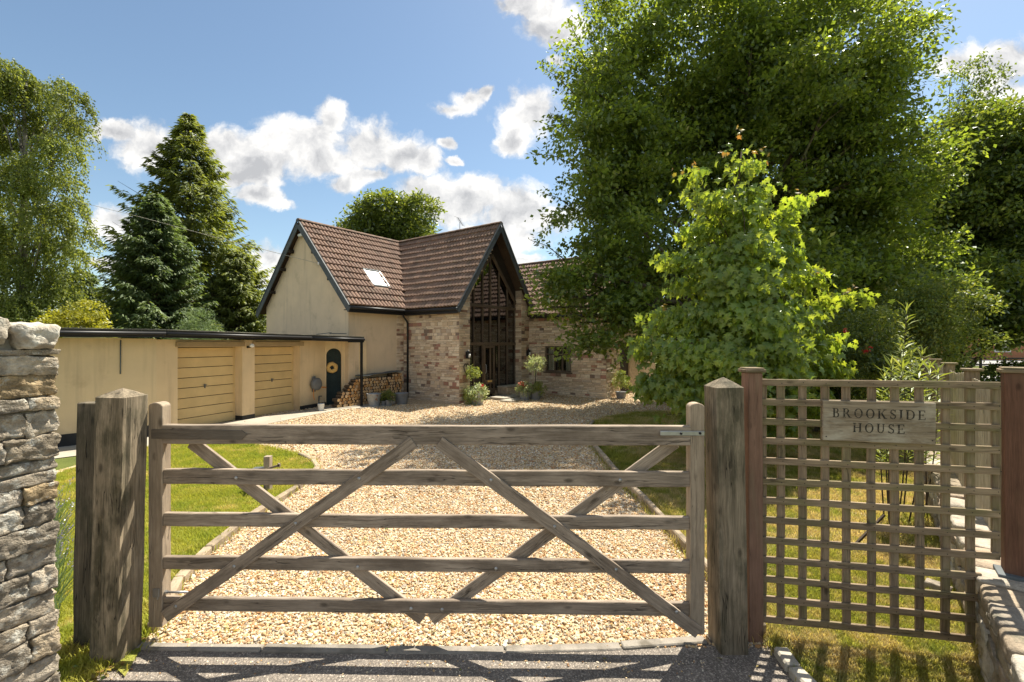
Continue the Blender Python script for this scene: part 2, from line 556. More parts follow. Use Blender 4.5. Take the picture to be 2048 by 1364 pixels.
M['red_post_deep'] = m_wood('deep_red_stained_post', (.10, .05, .032), (.19, .095, .062), streak=(.17, .10, .06), crack=.5, gscale=.9, bd=.002)
M['trellis'] = m_wood('mossy_trellis_wood', (.155, .108, .068), (.35, .262, .172), stain=(.15, .155, .05), stain_amt=.5, crack=.7)
M['sign'] = m_wood('lichened_sign_board', (.16, .12, .08), (.36, .29, .20), stain=(.46, .41, .32), stain_amt=.9, crack=.6, gscale=.5)
M['letter'] = m_plain('black_lettering', (.030, .026, .020), .8, .5, 60, 80, .001, dirt=((.20, .16, .11), .54, .64, 45.))
M['pale_fence'] = m_wood('pale_fence_wood', (.30, .25, .17), (.52, .45, .33), crack=.6)
M['metal'] = m_plain('galvanised_steel', (.42, .42, .42), .45, .15, 20, 80, .0005, metallic=.85, spec=.5)
M['tub'] = m_plain('galvanised_tub', (.30, .31, .31), .6, .25, 12, 50, .001, metallic=.4, dirt=((.26, .12, .06), .58, .64, 6.))
M['strap'] = m_wood('dark_strap_wood', (.10, .08, .062), (.18, .15, .115), crack=.3)
M['bark'] = m_plain('bark', (.085, .066, .046), .95, .4, 6, 18, .03, dirt=((.13, .14, .09), .5, .65, 5.))
M['twig'] = m_plain('twig_bark', (.07, .052, .036), .95, .3, 8, 30, .003)
M['birch_bark'] = m_plain('birch_bark', (.22, .20, .17), .9, .4, 5, 20, .01, dirt=((.03, .027, .024), .52, .6, 4.))
M['kerb'] = m_plain('kerb_concrete', (.27, .24, .20), .92, .25, 6, 70, .006, rand=.12, dirt=((.15, .13, .10), .5, .66, 5.))
M['concrete'] = m_plain('pale_concrete', (.40, .365, .30), .92, .18, 5, 70, .004, rand=.06, dirt=((.24, .21, .16), .52, .7, 3.5))
M['edging'] = m_plain('edging_timber', (.33, .26, .18), .92, .25, 9, 60, .006, rand=.14, dirt=((.16, .13, .09), .5, .7, 5.))
M['pebble'] = m_multi('pebble', [(0.568, 0.409, 0.212), (0.636, 0.505, 0.331), (0.516, 0.331, 0.156), (0.688, 0.609, 0.460), (0.447, 0.252, 0.110), (0.602, 0.470, 0.294), (0.482, 0.409, 0.313), (0.722, 0.644, 0.506), (0.550, 0.383, 0.212), (0.378, 0.209, 0.101), (0.654, 0.513, 0.313), (0.292, 0.252, 0.202)], rough=.75, var=.15, scale=40, bs=80, bd=.001, fine=200)
M['log_bark'] = m_plain('log_bark', (.12, .085, .055), .95, .3, 30, 60, .004, rand=.2)
M['log_end'] = m_multi('log_end', [(.52, .31, .13), (.60, .40, .2), (.40, .21, .08), (.56, .37, .2), (.46, .33, .2)], var=.2, scale=40)
M['wreath'] = m_plain('straw_wreath', (.66, .43, .15), .95, .3, 60, 120, .004)
M['door_green'] = m_wood('dark_green_door', (.018, .032, .032), (.035, .055, .052), crack=.3)
M['lead'] = m_plain('lead_grey', (.10, .115, .12), .7, .2, 9, 60, .001)
M['white'] = m_plain('white_enamel', (.72, .71, .68), .5, .06, 9, 60, .0005)
M['hose'] = m_plain('grey_plastic', (.16, .165, .165), .5, .1, 9, 60, .0005)
M['orange'] = m_plain('orange_plastic', (.62, .22, .04), .5, .1, 9, 60, .0005)
M['terracotta'] = m_plain('terracotta', (.36, .16, .08), .85, .15, 9, 60, .001)
M['pot_grey'] = m_plain('grey_pot', (.22, .22, .22), .8, .2, 9, 60, .001)
M['curtain'] = m_plain('curtain_cloth', (.75, .68, .56), .95, .1, 3, 8, .01)

# foliage
M['leaf_big'] = m_leaf('sycamore_leaf', [(.078, .122, .032), (.112, .165, .040), (.165, .215, .050), (.090, .138, .036)], .54, (2.5, 2.2, .7), .35, .04, 1.5, .42)
M['leaf_maple'] = m_leaf('maple_leaf', [(.15, .235, .05), (.19, .27, .055), (.23, .30, .058), (.26, .32, .06)], .54, (2.0, 1.8, .6), .32, .05, 1.5, .2)
M['leaf_tip'] = m_leaf('bronze_shoot_leaf', [(.22, .19, .06), (.20, .12, .05), (.20, .23, .05)], .4, (2.2, 1.6, .7))
M['leaf_dark'] = m_leaf('dark_tree_leaf', [(.055, .09, .026), (.085, .125, .030), (.12, .15, .032)], .5, (2.6, 2.3, .8), .35, .04, .6, .35)
M['leaf_birch'] = m_leaf('birch_leaf', [(.12, .16, .045), (.155, .195, .055), (.20, .23, .07)], .5, (2.0, 1.8, .7), .5, .02, .35, .3)
M['needle'] = m_leaf('spruce_needle', [(.105, .135, .034), (.15, .18, .04), (.20, .215, .05)], .45, (2.1, 2., .7), .6, .05, .5, .35)
M['needle_blue'] = m_leaf('blue_spruce_needle', [(.075, .115, .045), (.105, .15, .05), (.15, .185, .052)], .42, (1.8, 1.8, 1.0), .6, .05, .6, .3)
M['leaf_gold'] = m_leaf('golden_shrub_leaf', [(.24, .24, .025), (.34, .32, .03), (.20, .22, .03)], .4, (1.7, 1.6, .6))
M['leaf_silver'] = m_leaf('silver_shrub_leaf', [(.13, .18, .08), (.18, .24, .11), (.10, .16, .06)], .35, (1.6, 1.6, .9))
M['leaf_horse'] = m_leaf('chestnut_leaf', [(.08, .115, .03), (.115, .15, .035), (.15, .18, .045)], .48, (2.3, 2.1, .8), .35, .05)
M['leaf_lime'] = m_leaf('lime_plant_leaf', [(.17, .22, .04), (.24, .29, .06), (.30, .33, .12)], .4, (1.6, 1.5, .6))
M['leaf_rose'] = m_leaf('rose_leaf', [(.06, .10, .03), (.095, .14, .035), (.16, .19, .045)], .48, (2.6, 2.2, .8))
M['petal_red'] = m_leaf('red_petal', [(.55, .02, .02), (.65, .03, .03)], .3, (1.2, 1., 1.))
M['leaf_variegated'] = m_leaf('variegated_leaf', [(.34, .38, .18), (.46, .48, .28), (.16, .24, .06)], .35, (1.4, 1.4, .8))
M['lavender'] = m_leaf('lavender_bloom', [(.17, .15, .24), (.22, .19, .28)], .3, (1.2, 1.2, 1.2))
M['leaf_fallen'] = m_leaf('fallen_leaf', [(.35, .27, .05), (.26, .15, .05), (.16, .24, .04)], .3, (1.4, 1.3, .7))

# ------------------------------------------------------------------ ground surfaces
def m_turf(name, greens, straw, amt, blade=False):
    m, nt, out = newmat(name)
    pos = nd(nt, 'ShaderNodeNewGeometry').outputs['Position']
    p1 = noise(nt, pos, .9, 4, .6)
    p2 = noise(nt, pos, 5.5, 5, .65)
    g = ramp(nt, noise(nt, pos, 2.2, 3), [(.3, greens[0]), (.5, greens[1]), (.7, greens[2])])
    f = mapr(nt, mth(nt, 'MULTIPLY_ADD', p2, .55, mth(nt, 'MULTIPLY', p1, .5)), .60 - amt, .72 - amt, 0, .9)
    c = mixc(nt, f, g, ramp(nt, noise(nt, pos, 9, 3), [(.35, straw[0]), (.6, straw[1])]))
    if blade:
        r = rnd(nt)
        c = vmth(nt, 'SCALE', c, mapr(nt, r, 0, 1, .75, 1.3))
        d = nd(nt, 'ShaderNodeBsdfDiffuse', {'Color': c})
        t = nd(nt, 'ShaderNodeBsdfTranslucent', {'Color': vmth(nt, 'MULTIPLY', c, (1.7, 1.6, .8))})
        mx = nd(nt, 'ShaderNodeMixShader', {0: .4, 1: d.outputs[0], 2: t.outputs[0]})
        nt.links.new(mx.outputs[0], out.inputs[0])
    else:
        c = vmth(nt, 'SCALE', c, mapr(nt, noise(nt, pos, 70, 4), .3, .7, .7, 1.25))
        bsdf(nt, out, c, .95, bump(nt, noise(nt, pos, 90, 4, .7), 1., .02), 0, .1)
    return m


GREENS_L = [(.21, .26, .045), (.29, .31, .055), (.38, .36, .09)]
GREENS_R = [(.17, .21, .045), (.26, .27, .06), (.34, .31, .09)]
STRAW_L = [(.44, .38, .13), (.50, .40, .18)]
STRAW_R = [(.50, .41, .24), (.44, .35, .19)]
M['turf_l'] = m_turf('lawn_turf_left', GREENS_L, STRAW_L, .06)
M['turf_r'] = m_turf('lawn_turf_right', GREENS_R, STRAW_R, .125)
M['blade_l'] = m_turf('grass_blade_left', GREENS_L, STRAW_L, .06, True)
M['blade_r'] = m_turf('grass_blade_right', GREENS_R, STRAW_R, .125, True)

m, nt, out = newmat('ground_soil')
pos = nd(nt, 'ShaderNodeNewGeometry').outputs['Position']
c = ramp(nt, noise(nt, pos, .5, 5), [(.3, (.07, .09, .025)), (.55, (.12, .14, .035)), (.7, (.17, .15, .07))])
bsdf(nt, out, c, .95, bump(nt, noise(nt, pos, 20, 4), 1., .03), 0, .1)
M['ground'] = m

m, nt, out = newmat('gravel_bed')
pos = nd(nt, 'ShaderNodeNewGeometry').outputs['Position']
vo = nd(nt, 'ShaderNodeTexVoronoi', {'Vector': pos, 'Scale': 36.0, 'Randomness': 1.0})
cellr = nd(nt, 'ShaderNodeSeparateColor', {0: vo.outputs['Color']}).outputs[0]
gc = ramp(nt, cellr, [(0, (.37, .23, .11)), (.14, (.56, .39, .21)), (.34, (.65, .51, .31)), (.58, (.59, .45, .27)), (.8, (.70, .61, .45)), (1, (.46, .37, .26))])
gc = vmth(nt, 'SCALE', gc, mapr(nt, vo.outputs['Distance'], .1, .75, 1.04, .6))
gc = vmth(nt, 'SCALE', gc, mapr(nt, noise(nt, pos, .8, 4), .3, .7, .88, 1.08))
bsdf(nt, out, gc, .85, bump(nt, mth(nt, 'SUBTRACT', 1.0, vo.outputs['Distance']), 1., .014), 0, .2)
M['gravel'] = m

m, nt, out = newmat('tarmac')
pos = nd(nt, 'ShaderNodeNewGeometry').outputs['Position']
vo = nd(nt, 'ShaderNodeTexVoronoi', {'Vector': pos, 'Scale': 130.0})
cr = nd(nt, 'ShaderNodeSeparateColor', {0: vo.outputs['Color']}).outputs[1]
tcg = ramp(nt, cr, [(0, (.11, .095, .08)), (.6, (.18, .155, .13)), (.9, (.28, .24, .195)), (1, (.44, .385, .32))])
tcg = vmth(nt, 'SCALE', tcg, mapr(nt, noise(nt, pos, 2.2, 5), .3, .7, .8, 1.35))
hh = mth(nt, 'SUBTRACT', noise(nt, pos, 60, 5, .7), mth(nt, 'MULTIPLY', vo.outputs['Distance'], .6))
bsdf(nt, out, tcg, .85, bump(nt, hh, 1., .006), 0, .25)
M['tarmac'] = m
M['road'] = m_plain('road_surface', (.30, .29, .275), .9, .1, .4, 30, .004, rand=0)
M['path'] = m_plain('path_concrete', (.36, .325, .26), .95, .14, 1.5, 50, .004, rand=0)
M['hill'] = m_plain('hill_grass', (.16, .17, .08), .95, .3, .02, .5, .1, rand=0)


def sheet(name, pts, z, mat, kind='structure', sub=0):
    v = [(p[0], p[1], z) for p in pts]
    o = mk(name, v, [tuple(range(len(v)))], mat)
    return tag(o, kind=kind)


gv = []
n = 60
big = [(-1500, -200), (1500, -200), (1500, 1800), (-1500, 1800)]
sheet('ground', big, 0.0, M['ground'])

# low hills far away
def hill(name, cx, cy, rx, ry, h):
    V, Fc = [], []
    NR, NS = 8, 40
    for i in range(NR):
        f = 1 - i / (NR - 1)
        zz = h * (0.5 + 0.5 * math.cos(math.pi * f))
        for k in range(NS):
            th = 2 * math.pi * k / NS
            w = 1 + .12 * mnoise.noise(Vector((math.cos(th) * 2, math.sin(th) * 2, i * .2)))
            V.append((cx + math.cos(th) * rx * f * w, cy + math.sin(th) * ry * f * w, zz - .3))
    for i in range(NR - 1):
        for k in range(NS):
            Fc.append((i * NS + k, i * NS + (k + 1) % NS, (i + 1) * NS + (k + 1) % NS, (i + 1) * NS + k))
    return tag(mk(name, V, Fc, M['hill'], None, True), kind='structure')


hill('hill', -330, 420, 260, 120, 34)
hill('hill', 330, 560, 380, 140, 28)

# the gravel drive
sheet('gravel_drive', [(-7.6, 3.16), (1.76, 3.16), (1.76, 3.0), (7.5, 3.0), (9, 26), (-7, 26)], 0.004, M['gravel'])
sheet('tarmac', [(-14, -8), (1.76, -8), (1.76, 3.25), (1.36, 3.22), (.75, 3.16), (-.05, 3.125), (-.85, 3.12), (-2.6, 3.15), (-14, 3.14)], 0.010, M['tarmac'])
sheet('path', [(-10.9, 5.6), (-7.25, 9.35), (-5.4, 14.4), (-4.3, 15.1), (-3.6, 16.6), (-5.2, 16.6), (-8.2, 11), (-12, 7)], 0.014, M['path'])

# lawns bounded by the edgings
EDGE_L = [G(250, 1360), G(300, 1270), G(352, 1172), G(412, 1108), G(478, 1055), G(540, 1014), G(590, 982), G(618, 958), G(633, 942), G(624, 927), G(598, 914), G(540, 899), G(480, 891), G(430, 888), G(385, 887), G(335, 893), G(240, 912), G(130, 945), G(20, 985)]
EDGE_L = [Vector((p.x, p.y, 0)) for p in EDGE_L]
LAWN_L = [(p.x, p.y) for p in EDGE_L] + [(-6.5, 3.2), (-2.95, 3.2)]
EDGE_R = [Vector((1.77, 3.25, 0)), Vector((1.78, 3.9, 0)), G(1378, 1108), G(1330, 1055), G(1290, 1010), G(1250, 973), G(1215, 930), G(1190, 900), G(1178, 880), G(1176, 862), G(1186, 848), G(1215, 836), G(1280, 826), G(1400, 820), G(1700, 812)]
LAWN_R = [(p.x, p.y) for p in EDGE_R] + [(30, 14), (30, 1.0), (1.8, 1.0)]
sheet('lawn', LAWN_L, 0.022, M['turf_l'])
sheet('lawn', LAWN_R, 0.026, M['turf_r'])
sheet('road', [(20, 44), (160, 30), (160, 70), (20, 62)], 0.05, M['road'])
sheet('road', [(14, 26), (60, 22), (60, 26), (14, 30)], 0.05, M['road'])


# ------------------------------------------------------------------ scatter by geometry nodes (stuff only)
def source(name, verts, faces, mat):
    me = bpy.data.meshes.new(name)
    me.from_pydata([tuple(v) for v in verts], [], [tuple(f) for f in faces])
    set_mats(me, mat)
    return bpy.data.objects.new(name, me)     # not linked: only instanced


def scatter(name, pts, rots, scl, idx, sources, kind='stuff', label=None, cat=None):
    me = bpy.data.meshes.new(name)
    pts = np.asarray(pts, np.float32)
    me.vertices.add(len(pts)); me.vertices.foreach_set('co', pts.ravel())
    a = me.attributes.new('rot', 'FLOAT_VECTOR', 'POINT'); a.data.foreach_set('vector', np.asarray(rots, np.float32).ravel())
    a = me.attributes.new('scl', 'FLOAT_VECTOR', 'POINT'); a.data.foreach_set('vector', np.asarray(scl, np.float32).ravel())
    a = me.attributes.new('idx', 'INT', 'POINT'); a.data.foreach_set('value', np.asarray(idx, np.int32))
    o = bpy.data.objects.new(name, me)
    link(o)
    ng = bpy.data.node_groups.new(name + '_scatter', 'GeometryNodeTree')
    ng.interface.new_socket('Geometry', in_out='INPUT', socket_type='NodeSocketGeometry')
    ng.interface.new_socket('Geometry', in_out='OUTPUT', socket_type='NodeSocketGeometry')
    gi = ng.nodes.new('NodeGroupInput'); go = ng.nodes.new('NodeGroupOutput')
    jn = ng.nodes.new('GeometryNodeJoinGeometry')
    for s in reversed(sources):
        oi = ng.nodes.new('GeometryNodeObjectInfo')
        oi.inputs['Object'].default_value = s
        oi.inputs['As Instance'].default_value = True
        ng.links.new(oi.outputs['Geometry'], jn.inputs[0])
    ip = ng.nodes.new('GeometryNodeInstanceOnPoints')
    ng.links.new(gi.outputs[0], ip.inputs['Points'])
    ng.links.new(jn.outputs[0], ip.inputs['Instance'])
    ip.inputs['Pick Instance'].default_value = True

    def attr(nm, typ):
        n_ = ng.nodes.new('GeometryNodeInputNamedAttribute')
        n_.data_type = typ
        n_.inputs['Name'].default_value = nm
        return [s for s in n_.outputs if s.enabled and s.name == 'Attribute'][0]
    ng.links.new(attr('idx', 'INT'), ip.inputs['Instance Index'])
    er = ng.nodes.new('FunctionNodeEulerToRotation')
    ng.links.new(attr('rot', 'FLOAT_VECTOR'), er.inputs[0])
    ng.links.new(er.outputs[0], ip.inputs['Rotation'])
    ng.links.new(attr('scl', 'FLOAT_VECTOR'), ip.inputs['Scale'])
    ng.links.new(ip.outputs[0], go.inputs[0])
    md = o.modifiers.new('scatter', 'NODES')
    md.node_group = ng
    return tag(o, label, cat, kind=kind)


def in_poly(x, y, poly):
    px = np.array([p[0] for p in poly]); py = np.array([p[1] for p in poly])
    ins = np.zeros(len(x), bool)
    j = len(px) - 1
    for i in range(len(px)):
        cnd = ((py[i] > y) != (py[j] > y)) & (x < (px[j] - px[i]) * (y - py[i]) / (py[j] - py[i] + 1e-12) + px[i])
        ins ^= cnd
        j = i
    return ins


# pebbles: several flattened irregular stones, thickly scattered
peb = []
for k in range(7):
    bm = bmesh.new()
    bmesh.ops.create_icosphere(bm, subdivisions=1, radius=1.0)
    sx, sy, sz = random.uniform(.8, 1.35), random.uniform(.65, 1.0), random.uniform(.38, .62)
    for v in bm.verts:
        q = 1 + .38 * mnoise.noise(v.co * 1.3 + Vector((k * 7, 0, 0)))
        v.co = Vector((v.co.x * sx * q, v.co.y * sy * q, v.co.z * sz * q))
    vs = [v.co.copy() for v in bm.verts]; fs = [[v.index for v in f.verts] for f in bm.faces]
    bm.free()
    peb.append(source('pebble_source', vs, fs, M['pebble']))


def strew(n, x0, x1, y0, y1, size, zj=.008):
    x = rng.uniform(x0, x1, n); y = rng.uniform(y0, y1, n)
    return x, y, size * rng.lognormal(0, .33, n), rng.uniform(0, zj, n)


X_, Y_, S_, Z_ = [], [], [], []
for args in ((75000, -3.2, 1.9, 3.15, 6.2, .0100), (75000, -3.6, 1.9, 6.2, 10.5, .0125, .012), (60000, -7.2, 6.5, 8.5, 19.5, .016, .014)):
    x, y, s, z = strew(*args)
    X_.append(x); Y_.append(y); S_.append(s); Z_.append(z)
X_, Y_, S_, Z_ = map(np.concatenate, (X_, Y_, S_, Z_))
S_ = np.minimum(S_, .035)
PATHP = [(-10.9, 5.6), (-7.25, 9.35), (-5.4, 14.4), (-4.3, 15.1), (-3.6, 16.6), (-5.2, 16.6), (-8.2, 11), (-12, 7)]
keep = ~in_poly(X_, Y_, LAWN_L) & ~in_poly(X_, Y_, LAWN_R) & ~in_poly(X_, Y_, PATHP)
stray = rng.uniform(size=len(X_)) < .012
keep = keep | (stray & (Y_ > 8.5) & (X_ < -4))
# thin worn tracks where the wheels run
trk = (np.abs(np.abs(X_ + .55 - .02 * Y_) - .78) < .20) & (rng.uniform(size=len(X_)) < .45)
keep &= ~trk
# inside the house footprint nothing is seen: drop
keep &= ~((Y_ > 15.6) & (X_ < -1.8)) & ~((Y_ > 19.3) & (X_ < 3.0))
X_, Y_, S_, Z_ = X_[keep], Y_[keep], S_[keep], Z_[keep]
nn = len(X_)
# a few strays on the tarmac edge
ex = 260
X_ = np.concatenate([X_, rng.uniform(-2.5, 1.3, ex)]); Y_ = np.concatenate([Y_, 3.02 - rng.exponential(.06, ex)])
S_ = np.concatenate([S_, rng.uniform(.004, .009, ex)]); Z_ = np.concatenate([Z_, np.full(ex, .006)])
nn = len(X_)
scatter('gravel', np.stack([X_, Y_, Z_ + .006], 1), np.stack([rng.normal(0, .45, nn), rng.normal(0, .45, nn), rng.uniform(0, 6.28, nn)], 1),
        np.repeat(S_[:, None], 3, 1), rng.integers(0, 7, nn), peb)

# grass tufts
def tuft_src(name, mat, nb=8, h=.05, sp=.03, w=.0022):
    vs, fs = [], []
    for i in range(nb):
        a = random.uniform(0, 6.28); bx, by = random.gauss(0, sp), random.gauss(0, sp)
        hh = h * random.uniform(.5, 1.2); ln = random.uniform(.2, .9) * hh
        dx, dy = math.cos(a), math.sin(a); ox, oy = -dy * w, dx * w
        b = len(vs)
        vs += [(bx - ox, by - oy, 0), (bx + ox, by + oy, 0), (bx + ox * .8 + dx * ln * .35, by + oy * .8 + dy * ln * .35, hh * .6),
               (bx - ox * .8 + dx * ln * .35, by - oy * .8 + dy * ln * .35, hh * .6), (bx + dx * ln, by + dy * ln, hh)]
        fs += [(b, b + 1, b + 2, b + 3), (b + 3, b + 2, b + 4)]
    return source(name, vs, fs, mat)


def grass(name, poly, boxes, mat, h, w=.0022):
    srcs = [tuft_src('tuft_source', mat, h=h, w=w) for _ in range(5)]
    xs, ys, ss = [], [], []
    for (n_, x0, x1, y0, y1, s_) in boxes:
        x = rng.uniform(x0, x1, n_); y = rng.uniform(y0, y1, n_)
        k = in_poly(x, y, poly)
        xs.append(x[k]); ys.append(y[k]); ss.append(np.full(k.sum(), s_))
    x = np.concatenate(xs); y = np.concatenate(ys); s_ = np.concatenate(ss) * rng.uniform(.7, 1.25, len(x))
    n_ = len(x)
    scatter(name, np.stack([x, y, np.full(n_, .02)], 1), np.stack([np.zeros(n_), np.zeros(n_), rng.uniform(0, 6.28, n_)], 1),
            np.stack([s_, s_, s_], 1), rng.integers(0, 5, n_), srcs)


grass('grass', LAWN_L, [(26000, -7.5, -2.8, 3.2, 6.5, 1.0), (26000, -8, -3, 6.2, 9.8, 1.25)], M['blade_l'], .038)
grass('grass', LAWN_R, [(30000, 1.8, 4.4, 1.6, 4.5, 1.0), (30000, 1.7, 6.5, 4.4, 8.5, 1.15), (18000, 1.6, 9, 8.3, 14, 1.5)], M['blade_r'], .040)


# longer tufts and small weeds spilling over the edgings
def fringe(pts, n_, mat, side, h):
    P_ = []
    for _ in range(n_):
        i = rng.integers(0, len(pts) - 1)
        a_, b_ = pts[i], pts[i + 1]
        q = a_.lerp(b_, float(rng.uniform())); d_ = (b_ - a_).normalized()
        o_ = Vector((-d_.y, d_.x, 0)) * side * abs(float(rng.normal(0, .05)))
        P_.append((q.x + o_.x, q.y + o_.y, .012))
    scatter('grass', P_, np.stack([np.zeros(n_), np.zeros(n_), rng.uniform(0, 6.28, n_)], 1), np.repeat(rng.uniform(.8, 2.3, n_)[:, None], 3, 1), rng.integers(0, 3, n_),
            [tuft_src('tuft_source', mat, h=h) for _ in range(3)])


fringe(EDGE_L[1:17], 1500, M['blade_l'], 1, .042)
fringe(EDGE_R[0:13], 1300, M['blade_r'], -1, .045)
nw = 260
scatter('grass', np.stack([rng.choice([-1., 1.], nw) * rng.uniform(.1, 1.9, nw) - .4, rng.uniform(3.2, 12, nw), np.full(nw, .01)], 1), np.stack([np.zeros(nw), np.zeros(nw), rng.uniform(0, 6.28, nw)], 1),
        np.repeat((rng.uniform(.25, 1.0, nw) ** 2)[:, None], 3, 1), rng.integers(0, 2, nw), [tuft_src('tuft_source', M['blade_l'], h=.06) for _ in range(2)])
V_, F_ = [], []
for k in range(150):
    q = Vector((random.uniform(-3, 1.9), random.uniform(2.6, 9), .024)); a_ = random.uniform(0, 6.28); s_ = random.uniform(.012, .030)
    ux, uy = Vector((math.cos(a_), math.sin(a_), random.uniform(-.3, .3))), Vector((-math.sin(a_), math.cos(a_), random.uniform(-.3, .3)))
    b0 = len(V_); V_ += [q - ux * s_, q - uy * s_ * .5 + Vector((0, 0, .004)), q + ux * s_, q + uy * s_ * .5]
    F_.append((b0, b0 + 1, b0 + 2, b0 + 3))
tag(mk('fallen_leaves', V_, F_, M['leaf_fallen']), 'dry leaves scattered over the gravel and tarmac', 'leaves', kind='stuff')


# edgings: separate lengths laid end to end
def edging(name, pts, label, w, h, mat, pieces):
    t = thing(name, pts[len(pts) // 2], label, 'edging')
    for i in range(len(pts) - 1):
        a, b = Vector(pts[i]), Vector(pts[i + 1])
        k = max(1, round((b - a).length / pieces))
        for j in range(k):
            p, q = a.lerp(b, j / k), a.lerp(b, (j + 1) / k)
            d = (q - p).normalized() * .006
            zz = Vector((0, 0, h / 2 + random.uniform(-.006, .006)))
            board('edging_piece', p + zz + d, q + zz - d, w * random.uniform(.9, 1.1), h, (0, 0, 1), mat, t, .012, .003)
    return t


edging('lawn_edging', [p + Vector((.02, 0, 0)) for p in EDGE_L[1:11]], 'pale edging strip curving round the left lawn beside the gravel', .085, .085, M['edging'], .9)
edging('lawn_edging', [p + Vector((0, 0, 0)) for p in EDGE_R[0:11]], 'timber edging along the gravel on the right side of the drive', .075, .11, M['edging'], .95)
edging('kerb', [Vector((x, y, 0)) for x, y in ((-2.62, 3.16), (-1.7, 3.135), (-.85, 3.12), (-.05, 3.125), (.75, 3.16), (1.36, 3.22))],
       'flush concrete kerb between the tarmac and the gravel under the gate', .075, .024, M['kerb'], .92)
edging('path_edging', [Vector((x, y, 0)) for x, y in ((1.80, 3.08), (1.78, 2.9), (1.80, 2.7), (1.84, 2.45), (1.88, 2.1))],
       'stone edging running from the right post towards the road', .10, .07, M['concrete'], .22)

# ------------------------------------------------------------------ rubble stones
def rock_mesh(w, h, d, cuts=6, rough=.10, rnd_=.35, seed=0):
    bm = bmesh.new()
    bmesh.ops.create_cube(bm, size=2.0)
    bmesh.ops.subdivide_edges(bm, edges=bm.edges[:], cuts=cuts, use_grid_fill=True)
    s = Vector((seed * 3.1, seed * 1.7, seed * .9))
    m_ = min(w, h)
    tw = random.uniform(-.18, .18)
    for v in bm.verts:
        c = v.co.copy()
        l = (abs(c.x) ** 8 + abs(c.y) ** 8 + abs(c.z) ** 8) ** .125
        q = c.lerp(c / l, min(1, rnd_ * 2))
        q.z += q.x * tw * (w / h) * .25
        q.x *= 1 + .12 * mnoise.noise(s + Vector((0, 0, q.z)))
        P = Vector((q.x * w / 2, q.y * h / 2, q.z * d / 2)) if False else Vector((q.x * w / 2, q.y * d / 2, q.z * h / 2))
        n1 = mnoise.noise_vector(P * (3.2 / .15) * .5 + s)
        n2 = mnoise.noise_vector(P * (9 / .15) * .5 + s)
        n3 = mnoise.noise_vector(P * 150 + s)
        P += n1 * m_ * rough * .8 + n2 * m_ * rough * .75 + n3 * m_ * rough * .34
        v.co = P
    bmesh.ops.recalc_face_normals(bm, faces=bm.faces[:])
    me = bpy.data.meshes.new('stone')
    bm.to_mesh(me); bm.free()
    me.polygons.foreach_set('use_smooth', [True] * len(me.polygons))
    return me


def rubble_face(root, org, u, nrm, L, z0, ztop, hs, ws, depth, mat, cuts=6, proud=.02, ztopf=None, rough=.10, gap=.004, s0=.1):
    """courses of stones on a wall face: org + u*s + z, face outward along nrm"""
    u = Vector(u); nrm = Vector(nrm)
    z = z0; k = 0
    while z < ztop - .03:
        h = min(random.uniform(*hs), ztop - z)
        s = -random.uniform(0, s0)
        while s < L:
            w = random.uniform(*ws)
            if s + w > L - .06: w = L - s
            if w < .05: break
            split = random.random() < .18 and h > .12
            for (zz, h_) in (((z, h * .48), (z + h * .5, h * .48)) if split else ((z, h),)):
                top = zz + h_
                if ztopf is None or top <= ztopf(s + w / 2) + .03:
                    me = rock_mesh(w - gap, h_ - gap, depth, cuts, rough, random.uniform(.12, .28), k)
                    set_mats(me, mat)
                    o = bpy.data.objects.new('stone', me)
                    c = Vector(org) + u * (s + w / 2) + Vector((0, 0, zz + h_ / 2)) + nrm * (-depth / 2 + random.uniform(0, proud))
                    link(o, root, mat4(c, u, nrm, Vector((0, 0, 1))) if u.cross(nrm).z > 0 else mat4(c, -u, nrm, Vector((0, 0, 1))))
                k += 1
            s += w
        z += h


# tall stone pier on the left
random.seed(21)
U1 = Vector((-.35, -.937, 0)); N1 = Vector((.937, -.35, 0))
E0 = Vector((-2.345, 2.36, 0))
sw = thing('stone_wall', E0 + N1 * -.25 + U1 * .5, 'tall rough limestone wall end at the left edge of the photo', 'wall')
core, cf = prism([E0 + U1 * .03 - N1 * .022, E0 + U1 * 1.5 - N1 * .022, E0 + U1 * 1.5 - N1 * .42, E0 + U1 * .03 - N1 * .42], (0, 0, 2.12))
bm_ = [Vector(c) for c in core]
mk('mortar_core', bm_, cf, M['rubble_mortar'], sw)
rubble_face(sw, E0, U1, N1, 1.3, -.02, 2.07, (.065, .155), (.10, .26), .16, M['rubble'], 12, .022, rough=.12, s0=.015)
rubble_face(sw, E0 + N1 * -.04, -N1, -U1, .42, -.02, 2.07, (.09, .19), (.13, .26), .15, M['rubble'], 7, .012, rough=.12, s0=.01)
for i in range(8):   # rounded coping stones
    L_ = .23
    me = rock_mesh(.20 if i else .17, .13, .50, 10, .14, .5, 200 + i)
    set_mats(me, M['coping'])
    o = bpy.data.objects.new('coping_stone', me)
    c = E0 + U1 * (.085 + i * .19) - N1 * .21 + Vector((0, 0, 2.125 + random.uniform(-.01, .01) + (.03 if i else 0)))
    link(o, sw, mat4(c, U1, N1, Vector((0, 0, 1))))

